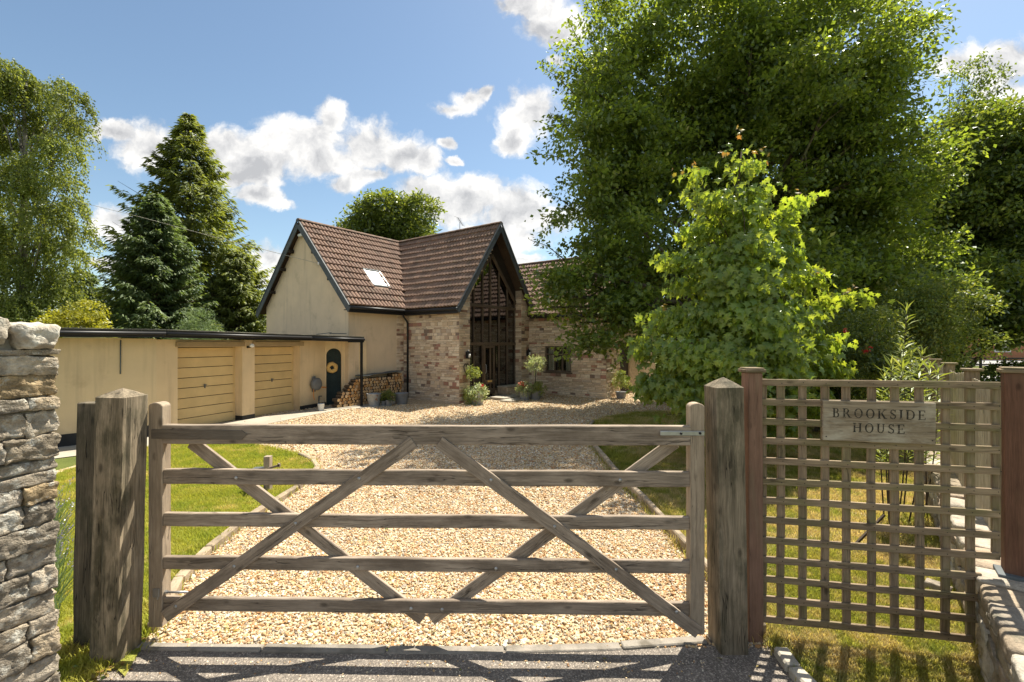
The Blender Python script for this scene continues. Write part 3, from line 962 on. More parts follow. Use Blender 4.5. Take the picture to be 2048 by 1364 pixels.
# low boundary wall on the right
random.seed(5)
UW = Vector((.62, .7846, 0)).normalized(); NW = Vector((-UW.y, UW.x, 0))      # left face looks towards the lawn
W0 = Vector((3.07, 3.0, 0))
lw = thing('low_stone_wall', W0 + UW * 1.5 - NW * .2, 'low rubble stone wall carrying the pale slatted fence on the right', 'wall')
a, b = W0 - UW * 1.9 - NW * .04, W0 + UW * 7.0 - NW * .04
core, cf = prism([a, b, b - NW * .36, a - NW * .36], (0, 0, .50))
mk('mortar_core', core, cf, M['rubble_mortar'], lw)
rubble_face(lw, W0 - UW * 1.9, UW, NW, 3.2, -.02, .50, (.09, .16), (.14, .34), .16, M['low_stone'], 6, .03, rough=.12)
rubble_face(lw, W0 + UW * 1.3, UW, NW, 5.7, -.02, .50, (.10, .17), (.18, .38), .16, M['low_stone'], 4, .035, rough=.13)
s = -1.9
while s < 7.0:
    w = random.uniform(.22, .42)
    me = rock_mesh(w - .01, .10, .44, 6 if s < 1.5 else 4, .08, .4, int(s * 50) + 500)
    set_mats(me, M['low_stone'])
    o = bpy.data.objects.new('coping_stone', me)
    link(o, lw, mat4(W0 + UW * (s + w / 2) - NW * .19 + Vector((0, 0, .53 + random.uniform(-.012, .012))), UW, NW, Vector((0, 0, 1))))
    s += w
# fallen stones at its foot by the trellis
for i, (px, py, sz) in enumerate(((1895, 1010, .2), (1912, 1075, .17), (1876, 1160, .16))):
    me = rock_mesh(sz, sz * .6, sz * .7, 5, .14, .45, 900 + i)
    set_mats(me, M['low_stone'])
    o = bpy.data.objects.new('loose_stone', me)
    p = G(px, py + 30)
    link(o, None, Matrix.Translation(Vector((p.x, p.y, .05))) @ Matrix.Rotation(i * 1.1, 4, 'Z'))
    tag(o, ['loose rubble stone behind the trellis, farthest along the low wall', 'loose rubble stone behind the trellis, middle one at the foot of the low wall', 'loose rubble stone nearest the trellis at the foot of the low wall'][i], 'stone', 'loose stones at the foot of the low wall')


# ------------------------------------------------------------------ five-bar gate
random.seed(3)
GL = Vector((-2.538, 3.20, 0)); GR = Vector((1.316, 3.13, 0))
gx = (GR - GL).normalized(); gn = Vector((gx.y, -gx.x, 0)); glen = (GR - GL).length
if gn.y > 0: gn = -gn


def gp(px, py, off=0.0):
    """point on the gate's front plane (pushed off along its outward normal) seen at px, py"""
    return on_plane(px, py, GL + gn * off, gn)


def gs(s, z, off=0.0):
    return GL + gx * s + gn * off + Vector((0, 0, z))


gate = thing('gate', gs(glen / 2, 0), 'weathered wooden five-bar gate closed across the drive', 'gate')


def stile(s, ztop, zbot, w, dpt):
    """upright with a rounded top"""
    prof = [(-w / 2, zbot), (w / 2, zbot), (w / 2, ztop - .03)] + [(w / 2 * math.cos(t), ztop - .03 + .03 * math.sin(t)) for t in np.linspace(.3, math.pi - .3, 6)] + [(-w / 2, ztop - .03)]
    pts = [gs(s, 0, -.0) + gx * x + Vector((0, 0, z)) for x, z in prof]
    # local frame with X up for the grain
    Mx = mat4(gs(s, (ztop + zbot) / 2, -dpt / 2), Vector((0, 0, 1)), gx, Vector((0, 0, 1)).cross(gx))
    Mi = Mx.inverted()
    v, f = prism(pts, -gn * dpt)
    me = bpy.data.meshes.new('stile')
    me.from_pydata([tuple(Mi @ Vector(p)) for p in v], [], f)
    bm = bmesh.new(); bm.from_mesh(me)
    bmesh.ops.recalc_face_normals(bm, faces=bm.faces[:])
    bmesh.ops.bevel(bm, geom=bm.edges[:], offset=.004, segments=1, affect='EDGES')
    bm.to_mesh(me); bm.free()
    set_mats(me, M['wood_pale'])
    return link(bpy.data.objects.new('stile', me), gate, Mx)


stile(.050, 1.685, .118, .098, .085)
stile(glen - .050, 1.690, .109, .098, .085)
RT = .036   # rail thickness
for (zt, zb) in ((1.529, 1.398), (1.217, 1.111), (.908, .817), (.606, .516), (.317, .225)):
    z = (zt + zb) / 2
    board('top_rail' if zt > 1.5 else 'rail', gs(.095 if zt < 1.5 else .085, z, -.012 - RT / 2), gs(glen - .095, z, -.012 - RT / 2), zt - zb, RT if zt < 1.5 else .058, gn, M['wood'], gate, .005, .0032)
FB = .0005   # braces in front sit on the rails' faces
for (a, b, off) in (((330, 1232), (828, 884), FB), ((383, 884), (846, 1238), -.012 - RT - .014), ((878, 884), (1397, 1264), FB), ((1350, 884), (862, 1238), -.012 - RT - .014)):
    pa, pb = gp(*a, off), gp(*b, off)
    board('brace', pa, pb, .088, .024, gn, M['wood'], gate, .003, .0015)
for (px, py, off) in ((351, 1213, 1), (468, 1133, 1), (591, 1047, 1), (718, 957, 1), (472, 956, 0), (715, 1134, 0), (822, 1217, 0), (982, 960, 1), (1109, 1053, 1), (1232, 1139, 1), (1353, 1224, 1), (1240, 960, 0), (992, 1137, 0), (884, 1219, 0)):
    p = gp(px, py, .0128 if off else -.011)
    lathe('bolt', [(.0125, -.004), (.0125, .002), (.009, .006), (.004, .0075)], M['metal'], gate, p, 10, gn)
# hinge strap with a pointed end, bottom hinge, latch
pts = [gp(x, y, -.0005) for x, y in ((304, 858.5), (484, 860.5), (495, 868), (484, 879.5), (304, 877))]
v, f = prism(pts, gn * .007)
mk('hinge_strap', v, f, M['strap'], gate)
boxw('hinge_bracket', gp(312, 1186, .004), .045, .008, .060, M['metal'], gate, gx, .002)
boxw('hinge_bracket', gp(322, 1186, -.030), .010, .07, .058, M['metal'], gate, gx, .002)
tube('hinge_rod', [gp(326, 1184, -.03), gp(376, 1184.5, -.03)], .008, M['metal'], gate, 10)
lathe('hinge_nut', [(.016, 0), (.016, .016)], M['metal'], gate, gp(330, 1184, -.03), 6, gx, False)
boxw('latch_bar', (gp(1320, 867, .004) + gp(1409, 866, .004)) / 2, (gp(1409, 866, .004) - gp(1320, 867, .004)).length, .012, .032, M['metal'], gate, gx, .003)
lathe('bolt', [(.009, -.002), (.009, .006), (.004, .009)], M['black'], gate, gp(1362, 867, .010), 8, gn)
lathe('bolt', [(.009, -.002), (.009, .006), (.004, .009)], M['black'], gate, gp(1400, 866.5, .010), 8, gn)


# ------------------------------------------------------------------ posts
def post(name, c0, c1, sx, sy, zt, apex, mat, label, cat, rot=0., crack_side=True, zb=-.05):
    """square post leaning from c0 (foot) to c1 (head), pyramid top; many cuts and weathered edges"""
    c0, c1 = Vector(c0), Vector(c1)
    X = (Vector((c1.x, c1.y, zt)) - Vector((c0.x, c0.y, 0))).normalized()
    Mx = mat4(Vector((c0.x, c0.y, 0)), *frame(X, Vector((math.sin(rot), -math.cos(rot), 0))))
    bm = bmesh.new()
    nz = 26
    ring = []
    q = 7
    prof = []
    for i in range(q): prof.append((-.5 + i / q, -.5))
    for i in range(q): prof.append((.5, -.5 + i / q))
    for i in range(q): prof.append((.5 - i / q, .5))
    for i in range(q): prof.append((-.5, .5 - i / q))
    sd = random.random() * 99
    # shakes: long radial cracks
    cr = [(random.randrange(len(prof)), random.uniform(.0, .5), random.uniform(.55, 1.0), random.uniform(.006, .014)) for _ in range(4)]
    for k in range(nz + 1):
        z = zb + (zt - zb) * k / nz
        vs = []
        for j, (a, b) in enumerate(prof):
            ca = max(abs(a), abs(b)) ; corner = (abs(abs(a) - .5) < 1e-6 and abs(abs(b) - .5) < 1e-6)
            s_ = .965 if corner else 1.0
            nn_ = mnoise.noise(Vector((a * 5 + sd, b * 5, z * 1.6))) * .022 + mnoise.noise(Vector((a * 18 + sd, b * 18, z * 2.5))) * .014
            s_ += nn_
            for (ji, za, zb_, dp) in cr:
                if j == ji and za < z / zt < zb_: s_ -= dp / (sx * .5)
            vs.append(bm.verts.new((z, a * sx * s_, b * sy * s_)))
        ring.append(vs)
    for k in range(nz):
        for j in range(len(prof)):
            j2 = (j + 1) % len(prof)
            bm.faces.new((ring[k][j], ring[k][j2], ring[k + 1][j2], ring[k + 1][j]))
    inner = [bm.verts.new((zt + (apex - zt) * .55, a * sx * .48, b * sy * .48)) for a, b in prof]
    top = bm.verts.new((apex, 0, 0))
    for j in range(len(prof)):
        j2 = (j + 1) % len(prof)
        bm.faces.new((ring[nz][j], ring[nz][j2], inner[j2], inner[j]))
        bm.faces.new((inner[j], inner[j2], top))
    bmesh.ops.recalc_face_normals(bm, faces=bm.faces[:])
    me = bpy.data.meshes.new(name)
    bm.to_mesh(me); bm.free()
    set_mats(me, mat)
    o = link(bpy.data.objects.new(name, me), None, Mx)
    return tag(o, label, cat)


post('gate_post', (-2.657, 3.078), (-2.612, 3.078), .19, .205, 1.745, 1.80, M['post'], 'thick cracked hinge post with a pyramid top left of the gate', 'gate post')
bb = board('post_board', (-2.90, 3.17, -.03), (-2.865, 3.17, 1.69), .20, .09, (0, -1, 0), M['post_dark'], None, .006, .003)
tag(bb, 'dark flat-topped timber upright against the left side of the hinge post', 'post')
post('gate_post', (1.493, 3.175), (1.462, 3.175), .19, .205, 1.80, 1.865, M['post'], 'thick weathered slam post with a pyramid top right of the gate', 'gate post')
post_c = thing('fence_post', (1.706, 3.25, 0), 'reddish capped post between the slam post and the trellis', 'fence post')
board('shaft', (1.706, 3.25, -.03), (1.698, 3.25, 1.892), .10, .10, (0, -1, 0), M['red_post'], post_c, .004, .001)
boxw('cap', (1.698, 3.25, 1.905), .135, .135, .022, M['trellis'], post_c, (1, 0, 0), .004)
boxw('cap', (1.698, 3.25, 1.921), .118, .118, .012, M['trellis'], post_c, (1, 0, 0), .005)
post_r = thing('fence_post', (3.245, 3.02, .57), 'deep red capped post standing on the low stone wall at the right edge', 'fence post')
PR = Vector((3.318, 3.005, 0))
board('shaft', PR + Vector((0, 0, .575)), PR + Vector((-.004, 0, 1.905)), .145, .12, -UW, M['red_post_deep'], post_r, .004, .001)
boxw('cap', PR + Vector((0, 0, 1.917)), .185, .155, .024, M['trellis'], post_r, NW, .004)
boxw('cap', PR + Vector((0, 0, 1.935)), .165, .14, .012, M['trellis'], post_r, NW, .005)
boxw('foot_plate', PR + Vector((-.02, -.01, .586)), .20, .18, .022, M['lead'], post_r, NW, .003)

# ------------------------------------------------------------------ trellis and sign
random.seed(9)
TL = Vector((1.765, 3.25, 0)); TR = Vector((3.172, 2.985, 0))
tx = (TR - TL).normalized(); tn = Vector((tx.y, -tx.x, 0))
if tn.y > 0: tn = -tn
tlen = (TR - TL).length
tre = thing('trellis', TL.lerp(TR, .5), 'mossy square wooden trellis panel right of the gate', 'trellis')


def ts_px(px, py=760):
    p = on_plane(px, py, TL, tn)
    return (p - TL).dot(tx)


zr = [1.824 - .1392 * i for i in range(13)]
for i, z in enumerate(zr):
    e = tlen - .002 if i <= 8 else ts_px((1962, 1960, 1962, 1944)[i - 9], 1200)
    j = random.uniform(-.003, .003)
    board('trellis_rail', TL + Vector((0, 0, z + j)), TL + tx * e + Vector((0, 0, z - j)), .046, .019, tn, M['trellis'], tre, .002, .0026)
for i, px in enumerate((1532, 1564, 1607.5, 1653, 1696, 1745.6, 1792.5, 1843, 1894.6, 1945, 1997)):
    s = ts_px(px)
    if i == 0: s = .016
    zb = zr[12] - .01 if i < 9 else (zr[12] - .01 if i == 9 else zr[8] - .01)
    p = TL + tx * s - tn * .020
    board('trellis_slat', p + Vector((0, 0, zb)), p + Vector((random.uniform(-.004, .004), 0, 1.845)), .050, .018, tn, M['trellis'], tre, .002, .0026)


nails = []
for i, z in enumerate(zr):
    for j, px in enumerate((1564, 1607.5, 1653, 1696, 1745.6, 1792.5, 1843, 1894.6, 1945, 1997)):
        if i > 8 and j == 9: continue
        c_ = TL + tx * (ts_px(px) + random.uniform(-.008, .008)) + tn * .0105 + Vector((0, 0, z + random.uniform(-.006, .006)))
        nails.append(([c_ + (tx * math.cos(t) + Vector((0, 0, math.sin(t)))) * .0035 + tn * .0012 for t in np.linspace(0, 5.24, 6)], [(0, 1, 2, 3, 4, 5)]))
v, f = join(nails)
tag(mk('nail_heads', v, f, M['black'], tre), kind='stuff')


def tp(px, py, off):
    return on_plane(px, py, TL + tn * off, tn)


cs = [tp(1645, 801, .022), tp(1870, 807, .022), tp(1869, 886, .022), tp(1645, 881, .022)]
sign = thing('house_sign', sum(cs, Vector()) / 4, 'weathered wooden name board fixed on the trellis', 'sign')
sx_ = (cs[1] - cs[0]).length; sz_ = (cs[0] - cs[3]).length
sxd = (cs[1] - cs[0]).normalized()
cen = sum(cs, Vector()) / 4
X_a, Y_a, Z_a = frame(sxd, tn)
me = board_mesh(sx_, sz_, .022, .003, .001)
set_mats(me, M['sign'])
link(bpy.data.objects.new('board', me), sign, mat4(cen, X_a, Y_a, Z_a))
for (dx, dy) in ((-.47, -.40), (.47, -.40)):
    lathe('screw', [(.005, 0), (.004, .002)], M['black'], sign, cen + X_a * dx * sx_ + Y_a * (dy * sz_) + Z_a * .0105, 8, Z_a)


def ring(cx, cy, rx, ry, tx_, ty, a0=0., a1=360., n=22):
    o_, i_ = [], []
    for k in range(n + 1):
        a = R(a0 + (a1 - a0) * k / n)
        o_.append((cx + rx * math.cos(a), cy + ry * math.sin(a)))
        i_.append((cx + (rx - tx_) * math.cos(a), cy + (ry - ty) * math.sin(a)))
    return [[o_[k], o_[k + 1], i_[k + 1], i_[k]] for k in range(n)]


def rect(x0, y0, x1, y1): return [[(x0, y0), (x1, y0), (x1, y1), (x0, y1)]]


def stem_(x, w=.15, y0=0, y1=1, s=.08):
    return rect(x - w / 2, y0, x + w / 2, y1) + rect(x - w / 2 - s, y0, x + w / 2 + s, y0 + .06) + rect(x - w / 2 - s, y1 - .06, x + w / 2 + s, y1)


def glyph(ch):
    if ch == 'B': return (stem_(.17) + rect(.17, .94, .40, 1) + rect(.17, .50, .42, .56) + rect(.17, 0, .42, .06) + ring(.38, .765, .22, .235, .12, .055, -90, 90, 12) + ring(.40, .275, .27, .275, .14, .055, -90, 90, 12), .78)
    if ch == 'R': return (stem_(.17) + rect(.17, .94, .40, 1) + rect(.17, .46, .42, .52) + ring(.38, .74, .24, .26, .13, .055, -90, 90, 12) + [[(.36, .48), (.50, .48), (.80, 0), (.63, 0)]] + rect(.62, 0, .90, .055), .90)
    if ch == 'O': return (ring(.44, .5, .40, .52, .13, .055, 0, 360, 30), .92)
    if ch == 'K': return (stem_(.17) + [[(.24, .42), (.30, .50), (.74, .97), (.66, .97)]] + rect(.56, .94, .84, 1) + [[(.34, .52), (.46, .62), (.82, 0), (.64, 0)]] + rect(.60, 0, .92, .055), .92)
    if ch == 'S': return (ring(.33, .74, .24, .27, .10, .07, 30, 255, 16) + ring(.35, .27, .26, .28, .10, .07, -150, 75, 16) + [[(.22, .60), (.30, .66), (.48, .44), (.40, .38)]] + rect(.52, .74, .57, .98) + rect(.08, .04, .13, .28), .68)
    if ch == 'I': return (stem_(.20), .42)
    if ch == 'D': return (stem_(.17) + rect(.17, .94, .44, 1) + rect(.17, 0, .44, .06) + ring(.42, .5, .42, .5, .14, .055, -90, 90, 18), .92)
    if ch == 'E': return (stem_(.17) + rect(.17, .94, .66, 1) + rect(.17, .48, .50, .54) + rect(.17, 0, .70, .06) + rect(.61, .78, .66, .96) + rect(.65, .03, .70, .24) + rect(.46, .40, .51, .62), .78)
    if ch == 'H': return (stem_(.17) + stem_(.72) + rect(.17, .48, .72, .54), .94)
    if ch == 'U': return (rect(.10, .3, .25, 1) + rect(.02, .94, .34, 1) + rect(.62, .3, .69, 1) + rect(.54, .94, .78, 1) + ring(.395, .32, .295, .32, .11, .06, 180, 360, 16), .84)


def letters(word, cx, cy, hgt, spacing=.22):
    gl = [glyph(c) for c in word]
    tot = sum(g[1] for g in gl) + spacing * (len(word) - 1)
    x = -tot / 2
    for (polys, adv) in gl:
        V, Fc = [], []
        for qd in polys:
            b = len(V)
            for zz in (0.0108, .0125):
                for (a, c_) in qd:
                    V.append(cen + X_a * (cx + (x + a) * hgt) + Y_a * (cy + (c_ - .5) * hgt) + Z_a * (zz + random.uniform(0, .0003)))
            m4 = len(qd)
            Fc.append(tuple(b + m4 + i for i in range(m4)))
            Fc.append(tuple(b + i for i in range(m4 - 1, -1, -1)))
            Fc += [(b + i, b + (i + 1) % m4, b + m4 + (i + 1) % m4, b + m4 + i) for i in range(m4)]
        mk('letter', V, Fc, M['letter'], sign)
        x += adv + spacing


letters('BROOKSIDE', 0.0, .055, .062)
letters('HOUSE', 0.002, -.042, .062)

# ------------------------------------------------------------------ slatted fence on the low wall
fn = thing('slatted_fence', W0 + UW * 2 - NW * .2 + Vector((0, 0, .56)), 'pale fence of thin upright slats on top of the low stone wall', 'fence')
FO = W0 - NW * .19 + UW * .28
s = 0.0
while s < 7.0:
    dip = .05 * math.sin(math.pi * ((s % 2.0) / 2.0))
    p = FO + UW * s
    if not (abs((s + .02) % 1.72 - .0) < .05):
        board('slat', p + Vector((0, 0, .585)), p + Vector((random.uniform(-.004, .004), 0, 1.80 - dip + random.uniform(-.01, .01))), .032, .012, NW, M['pale_fence'], fn, 0, 0)
    s += .052
for z in (.72, 1.62):
    board('fence_rail', FO - NW * .030 + Vector((0, 0, z)), FO - NW * .030 + UW * 7.0 + Vector((0, 0, z)), .06, .03, NW, M['trellis'], fn, .002, .001)
for s in (1.72, 3.44, 5.16, 6.88):
    p = FO + UW * s
    board('fence_post_shaft', p + Vector((0, 0, .585)), p + Vector((0, 0, 1.83)), .10, .10, NW, M['trellis'], fn, .003, .001)
    boxw('post_cap', p + Vector((0, 0, 1.842)), .15, .15, .022, M['trellis'], fn, UW, .003)

# ------------------------------------------------------------------ house
random.seed(13)
D1 = Vector((.5872, .8094, 0)); DB = Vector((.8094, -.5872, 0))
HO = Vector((-5.53, 15.52, 0))


def H(a, b, z=0.0): return HO + D1 * a + DB * b + Vector((0, 0, z))


house = thing('house', H(4, -1), 'cream and stone house with red-brown tiled roofs and a tall glazed gable', 'house')
KL, KP, KR = 1.045, 1.379, .849
zl = lambda b: 6.62 - KL * abs(b + 2.8)
zp = lambda a: 6.62 - KP * abs(a - 4.56)
zrr = lambda a: 6.0 - KR * abs(a - 9.7)
A0, A1, BG = 2.41, 6.71, 2.84     # porch side walls, gable plane


def hbox(a0, a1, b0, b1, z0, z1): return prism([H(a0, b0, z0), H(a1, b0, z0), H(a1, b1, z0), H(a0, b1, z0)], (0, 0, z1 - z0))


# rendered walls
v, f = prism([H(0, 0), H(0, 0, zl(0) - .14), H(0, -2.8, 6.62 - .14), H(0, -5.6, zl(-5.6) - .14), H(0, -5.6)], D1 * .25)
mk('rendered_wall', v, f, M['render_wall'], house)
v, f = hbox(.25, A0, -.25, 0, 0, zl(0) - .14)
mk('rendered_wall', v, f, M['render_wall'], house)
v, f = join([hbox(.25, 12, -5.6, -5.35, 0, zl(-5.6) - .14), hbox(12, 12.25, -5.6, 6.0, 0, 3.2)])
mk('rear_wall', v, f, M['render_wall'], house)
# stone walls: backing (mortar) with stones laid on
WT = .30


def wall_backing(parts, name='stone_wall_backing'):
    v, f = join(parts)
    return mk(name, v, f, M['mortar'], house)


side = wall_backing([hbox(A0, A0 + WT, 0, BG - .02, 0, zp(A0) - .10)])
gparts = []
OA0, OA1 = A0 + .55, A0 + 3.75
gparts.append(prism([H(A0, BG), H(OA0, BG), H(OA0, BG, zp(OA0) - .16), H(A0, BG, zp(A0) - .16)], DB * -.30))
gparts.append(prism([H(OA1, BG), H(A1, BG), H(A1, BG, zp(A1) - .16), H(OA1, BG, zp(OA1) - .16)], DB * -.30))
# stone band under the left rake
gparts.append(prism([H(OA0, BG, zp(OA0) - .16), H(OA0 + .02, BG, zp(OA0) - .62), H(OA0 + 1.15, BG, zp(OA0 + 1.15) - .42), H(OA0 + 1.3, BG, zp(OA0 + 1.3) - .16)], DB * -.30))
gable = wall_backing(gparts)
b0w, b1w, w0z, w1z = 3.64, 4.84, .93, 1.97
BE = 6.34
rp_ = [hbox(A1, A1 + WT, BG, b0w, 0, 3.35), hbox(A1, A1 + WT, b1w, BE, 0, 3.35), hbox(A1, A1 + WT, b0w, b1w, 0, w0z), hbox(A1, A1 + WT, b0w, b1w, w1z, 3.35)]
right = wall_backing(rp_)
endw = wall_backing([hbox(A1 + WT, 8.0, BE - .3, BE, 0, 3.3), hbox(8.98, 12.2, BE - .3, BE, 0, 3.3), hbox(8.0, 8.98, BE - .3, BE, 2.12, 3.3),
                     prism([H(6.9, BE, 3.3), H(12.3, BE, 3.3), H(9.7, BE, 5.85)], DB * -.3)])

# stones: shared chamfered blocks
SM, SR_ = [], []
for k in range(10):
    bm = bmesh.new()
    bmesh.ops.create_cube(bm, size=1.0)
    top = [v for v in bm.verts if v.co.z > 0]
    for v in top: v.co += Vector((random.uniform(-.05, .05), random.uniform(-.06, .06), random.uniform(-.2, .15)))
    bmesh.ops.bevel(bm, geom=[e for e in bm.edges if all(v.co.z > 0 for v in e.verts)], offset=.10, segments=1, affect='EDGES')
    me = bpy.data.meshes.new('stone')
    bm.to_mesh(me); bm.free()
    set_mats(me, M['stone'])
    SM.append(me)
    me = me.copy(); me.materials.clear(); set_mats(me, M['stone_red']); SR_.append(me)


def lay(org, u, nrm, L, z0, z1, holes=(), topf=None, wmul=1.0):
    """list of stone matrices on one face"""
    out = []
    u = Vector(u); z = z0
    while z < z1 - .03:
        h = random.choice((.045, .055, .065, .08, .10, .14))
        h = min(h, z1 - z)
        s = 0.0
        while s < L - .02:
            w = random.uniform(.12, .38) * wmul
            if h > .11: w = random.uniform(.14, .26)
            if L - s - w < .08: w = L - s
            c0, c1 = s, s + w
            ok = True
            for (h0, h1, hz0, hz1) in holes:
                if c1 > h0 + .02 and c0 < h1 - .02 and z + h > hz0 + .02 and z < hz1 - .02: ok = False
            if topf is not None and z + h > min(topf(c0), topf(c1)) + .02: ok = False
            if ok:
                d = .05
                c = Vector(org) + u * (s + w / 2) + Vector((0, 0, z + h / 2)) + nrm * (random.uniform(.004, .014) - d * .0)
                X = u * (w - random.uniform(.006, .014)); Y = Vector((0, 0, 1)) * (h - random.uniform(.006, .013)); Z = nrm * d
                if X.cross(Y).dot(Z) < 0: X = -X
                out.append((mat4(c - nrm * d * .25, X, Y, Z), h > .075 and w < .27 and random.random() < .34))
            s += w
        z += h
    return out


sets = []
sets += [(side, m_, 0, _) for m_, _ in lay(H(A0, 0), DB, -D1, BG, 0, zp(A0) - .12)]
sets += [(gable, m_, 1, _) for m_, _ in lay(H(A0, BG), D1, DB, .55, 0, 5.0, topf=lambda s: zp(A0 + s) - .17)]
sets += [(gable, m_, 1, _) for m_, _ in lay(H(OA1, BG), D1, DB, A1 - OA1, 0, 5.0, topf=lambda s: zp(OA1 + s) - .17)]
sets += [(gable, m_, 1, _) for m_, _ in lay(H(OA0, BG), D1, DB, 1.3, 3.6, 6.2, topf=lambda s: zp(OA0 + s) - .17) if (lambda p: (p.z > zp((p - HO).dot(D1)) - .50))(m_.translation)]
sets += [(gable, m_, 1, _) for m_, _ in lay(H(OA1, BG - .30), DB, -D1, .30, 0, 4.0)]
sets += [(right, m_, 2, _) for m_, _ in lay(H(A1, BG), DB, -D1, BE - BG, 0, 3.35, holes=((b0w - BG, b1w - BG, w0z, w1z),), wmul=1.15)]
sets += [(endw, m_, 3, _) for m_, _ in lay(H(A1, BE), D1, DB, 1.28, 0, 3.35, wmul=1.2)]
# stone strip where the cream wall ends
sets += [(side, m_, 4, _) for m_, _ in lay(H(A0 - .36, 0), D1, DB, .34, 0, 3.3)]


def place_pieces(name, meshes, items, keep_n, score, matkey=None):
    """nearest keep_n as own objects, the rest joined per parent"""
    items = sorted(items, key=score)
    for i, it in enumerate(items[:keep_n]):
        o = bpy.data.objects.new(name, random.choice(SR_ if len(it) > 3 and it[3] else meshes))
        link(o, it[0], it[1])
    rest = {}
    for it in items[keep_n:]: rest.setdefault(it[0].name, []).append(it)
    for pn, its in rest.items():
        V, Fc, MI = [], [], []
        for it in its:
            me = random.choice(meshes)
            MI += [1 if len(it) > 3 and it[3] else 0] * len(me.polygons)
            b = len(V)
            V += [it[1] @ v.co for v in me.vertices]
            Fc += [tuple(i + b for i in p.vertices) for p in me.polygons]
        o = mk(name + '_courses', V, Fc, [meshes[0].materials[0], M['stone_red']], bpy.data.objects[pn], midx=MI)
        tag(o, kind='stuff')


place_pieces('stone', SM, sets, 300, lambda it: (0 if it[2] in (0, 1) else 1, -it[1].to_scale().x * it[1].to_scale().y))

# gable glazing, recessed
random.seed(31)
gb = BG - .30
glz = mk('glazing_surround', *join([prism([H(OA0 - .1, gb, zp(OA0 - .1) - .16), H(4.56, gb, 6.62 - .16), H(OA1 + .1, gb, zp(OA1 + .1) - .16), H(OA1 + .1, gb, 3.55), H(OA1, gb, 3.72), H(4.56, gb, 5.50), H(OA0, gb, 3.72), H(OA0 - .1, gb, 3.55)], DB * -.06)]), M['dark_timber'], house)


def hboard(name, a0, z0, a1, z1, w, t, mat, b=gb, parent=None):
    return board(name, H(a0, b, z0), H(a1, b, z1), w, t, DB, mat, parent or house, .003, 0)


ztop = lambda a: 5.50 - abs(a - 4.56) * (5.50 - 3.72) / (OA1 - 4.56)
ms = [OA0 + .03, OA0 + .58, OA0 + 1.10, 4.53, OA0 + 2.12, OA0 + 2.66, OA1 - .03]
gf = hboard('glazing_frame', OA0, 2.07, OA1, 2.07, .11, .09, M['frame_brown'], gb - .02)
for a in ms:
    board('mullion', H(a, gb - .035, .30), H(a, gb - .035, ztop(a) - .02), .046, .08, DB, M['frame_brown'], gf, .003, 0)
board('transom', H(OA0, gb - .02, 3.50), H(OA1, gb - .02, 3.50), .10, .09, DB, M['frame_brown'], gf, .003, 0)
board('transom', H(OA0, gb - .02, .30), H(OA1, gb - .02, .30), .09, .09, DB, M['frame_brown'], gf, .003, 0)
board('rake_beam', H(OA0, gb + .02, 3.72), H(4.56, gb + .02, 5.50), .11, .07, DB, M['frame_brown'], gf, .003, 0)
board('rake_beam', H(OA1, gb + .021, 3.72), H(4.56, gb + .021, 5.50), .11, .07, DB, M['frame_brown'], gf, .003, 0)
for i in range(6):
    a0_, a1_ = ms[i] + .025, ms[i + 1] - .025
    for (z0_, z1_) in ((.34, 2.02), (2.12, 3.46), (3.55, None)):
        if i == 3 and z0_ < 1: pass
        p = [H(a0_, gb - .05, z0_), H(a1_, gb - .05, z0_)]
        if z1_: p += [H(a1_, gb - .05, z1_), H(a0_, gb - .05, z1_)]
        else: p += [H(a1_, gb - .05, ztop(a1_)), H(a0_, gb - .05, ztop(a0_))]
        v, f = prism(p, DB * -.008)
        mk('pane', v, f, M['glass'], gf)
# the door in the glazing (third bay from the left)
da0, da1 = OA0 + 1.12, OA0 + 1.78
dr = boxw('front_door', H((da0 + da1) / 2, gb + .015, .62), da1 - da0, .05, .16, M['frame_brown'], house, D1)
for a in (da0 + .04, da1 - .04):
    board('door_stile', H(a, gb + .015, .16), H(a, gb + .015, 2.02), .085, .05, DB, M['frame_brown'], dr, .003, 0)
board('door_rail', H(da0, gb + .016, 1.96), H(da1, gb + .016, 1.96), .10, .05, DB, M['frame_brown'], dr, .003, 0)
board('door_rail', H(da0, gb + .016, .22), H(da1, gb + .016, .22), .14, .05, DB, M['frame_brown'], dr, .003, 0)
boxw('letter_box', H((da0 + da1) / 2, gb + .047, .64), .26, .014, .07, M['wreath'], dr, D1, .003)
tube('door_handle', [H(da0 + .06, gb + .05, .95), H(da0 + .06, gb + .09, 1.0), H(da0 + .06, gb + .09, 1.25), H(da0 + .06, gb + .05, 1.3)], .013, M['metal'], dr, 8)
# plinth below the side lights
v, f = join([hbox(OA0, da0 - .03, gb - .12, gb - .01, 0, .26), hbox(da1 + .03, OA1, gb - .12, gb - .01, 0, .26)])
mk('glazing_plinth', v, f, M['stone'], house)
v, f = hbox(da0 - .1, OA1 + .1, BG + .03, BG + .75, 0, .10)
mk('door_step', v, f, M['concrete'], house)
v, f = hbox(da0 - .35, OA1 - .3, BG + .75, BG + 1.25, 0, .055)
mk('door_step', v, f, M['concrete'], house)
# stone bench right of the door
v, f = hbox(da1 + .15, OA1 - .02, BG - .25, BG + .20, .10, .38)
bench = mk('stone_ledge', v, f, M['mortar'], house)
place_pieces('stone', SM, [(bench, m_, 0) for m_, _ in lay(H(da1 + .15, BG + .20, 0), D1, DB, OA1 - da1 - .17, .10, .36)], 99, lambda it: 0)
v, f = hbox(da1 + .12, OA1, BG - .26, BG + .24, .382, .42)
mk('ledge_slab', v, f, M['concrete'], house)
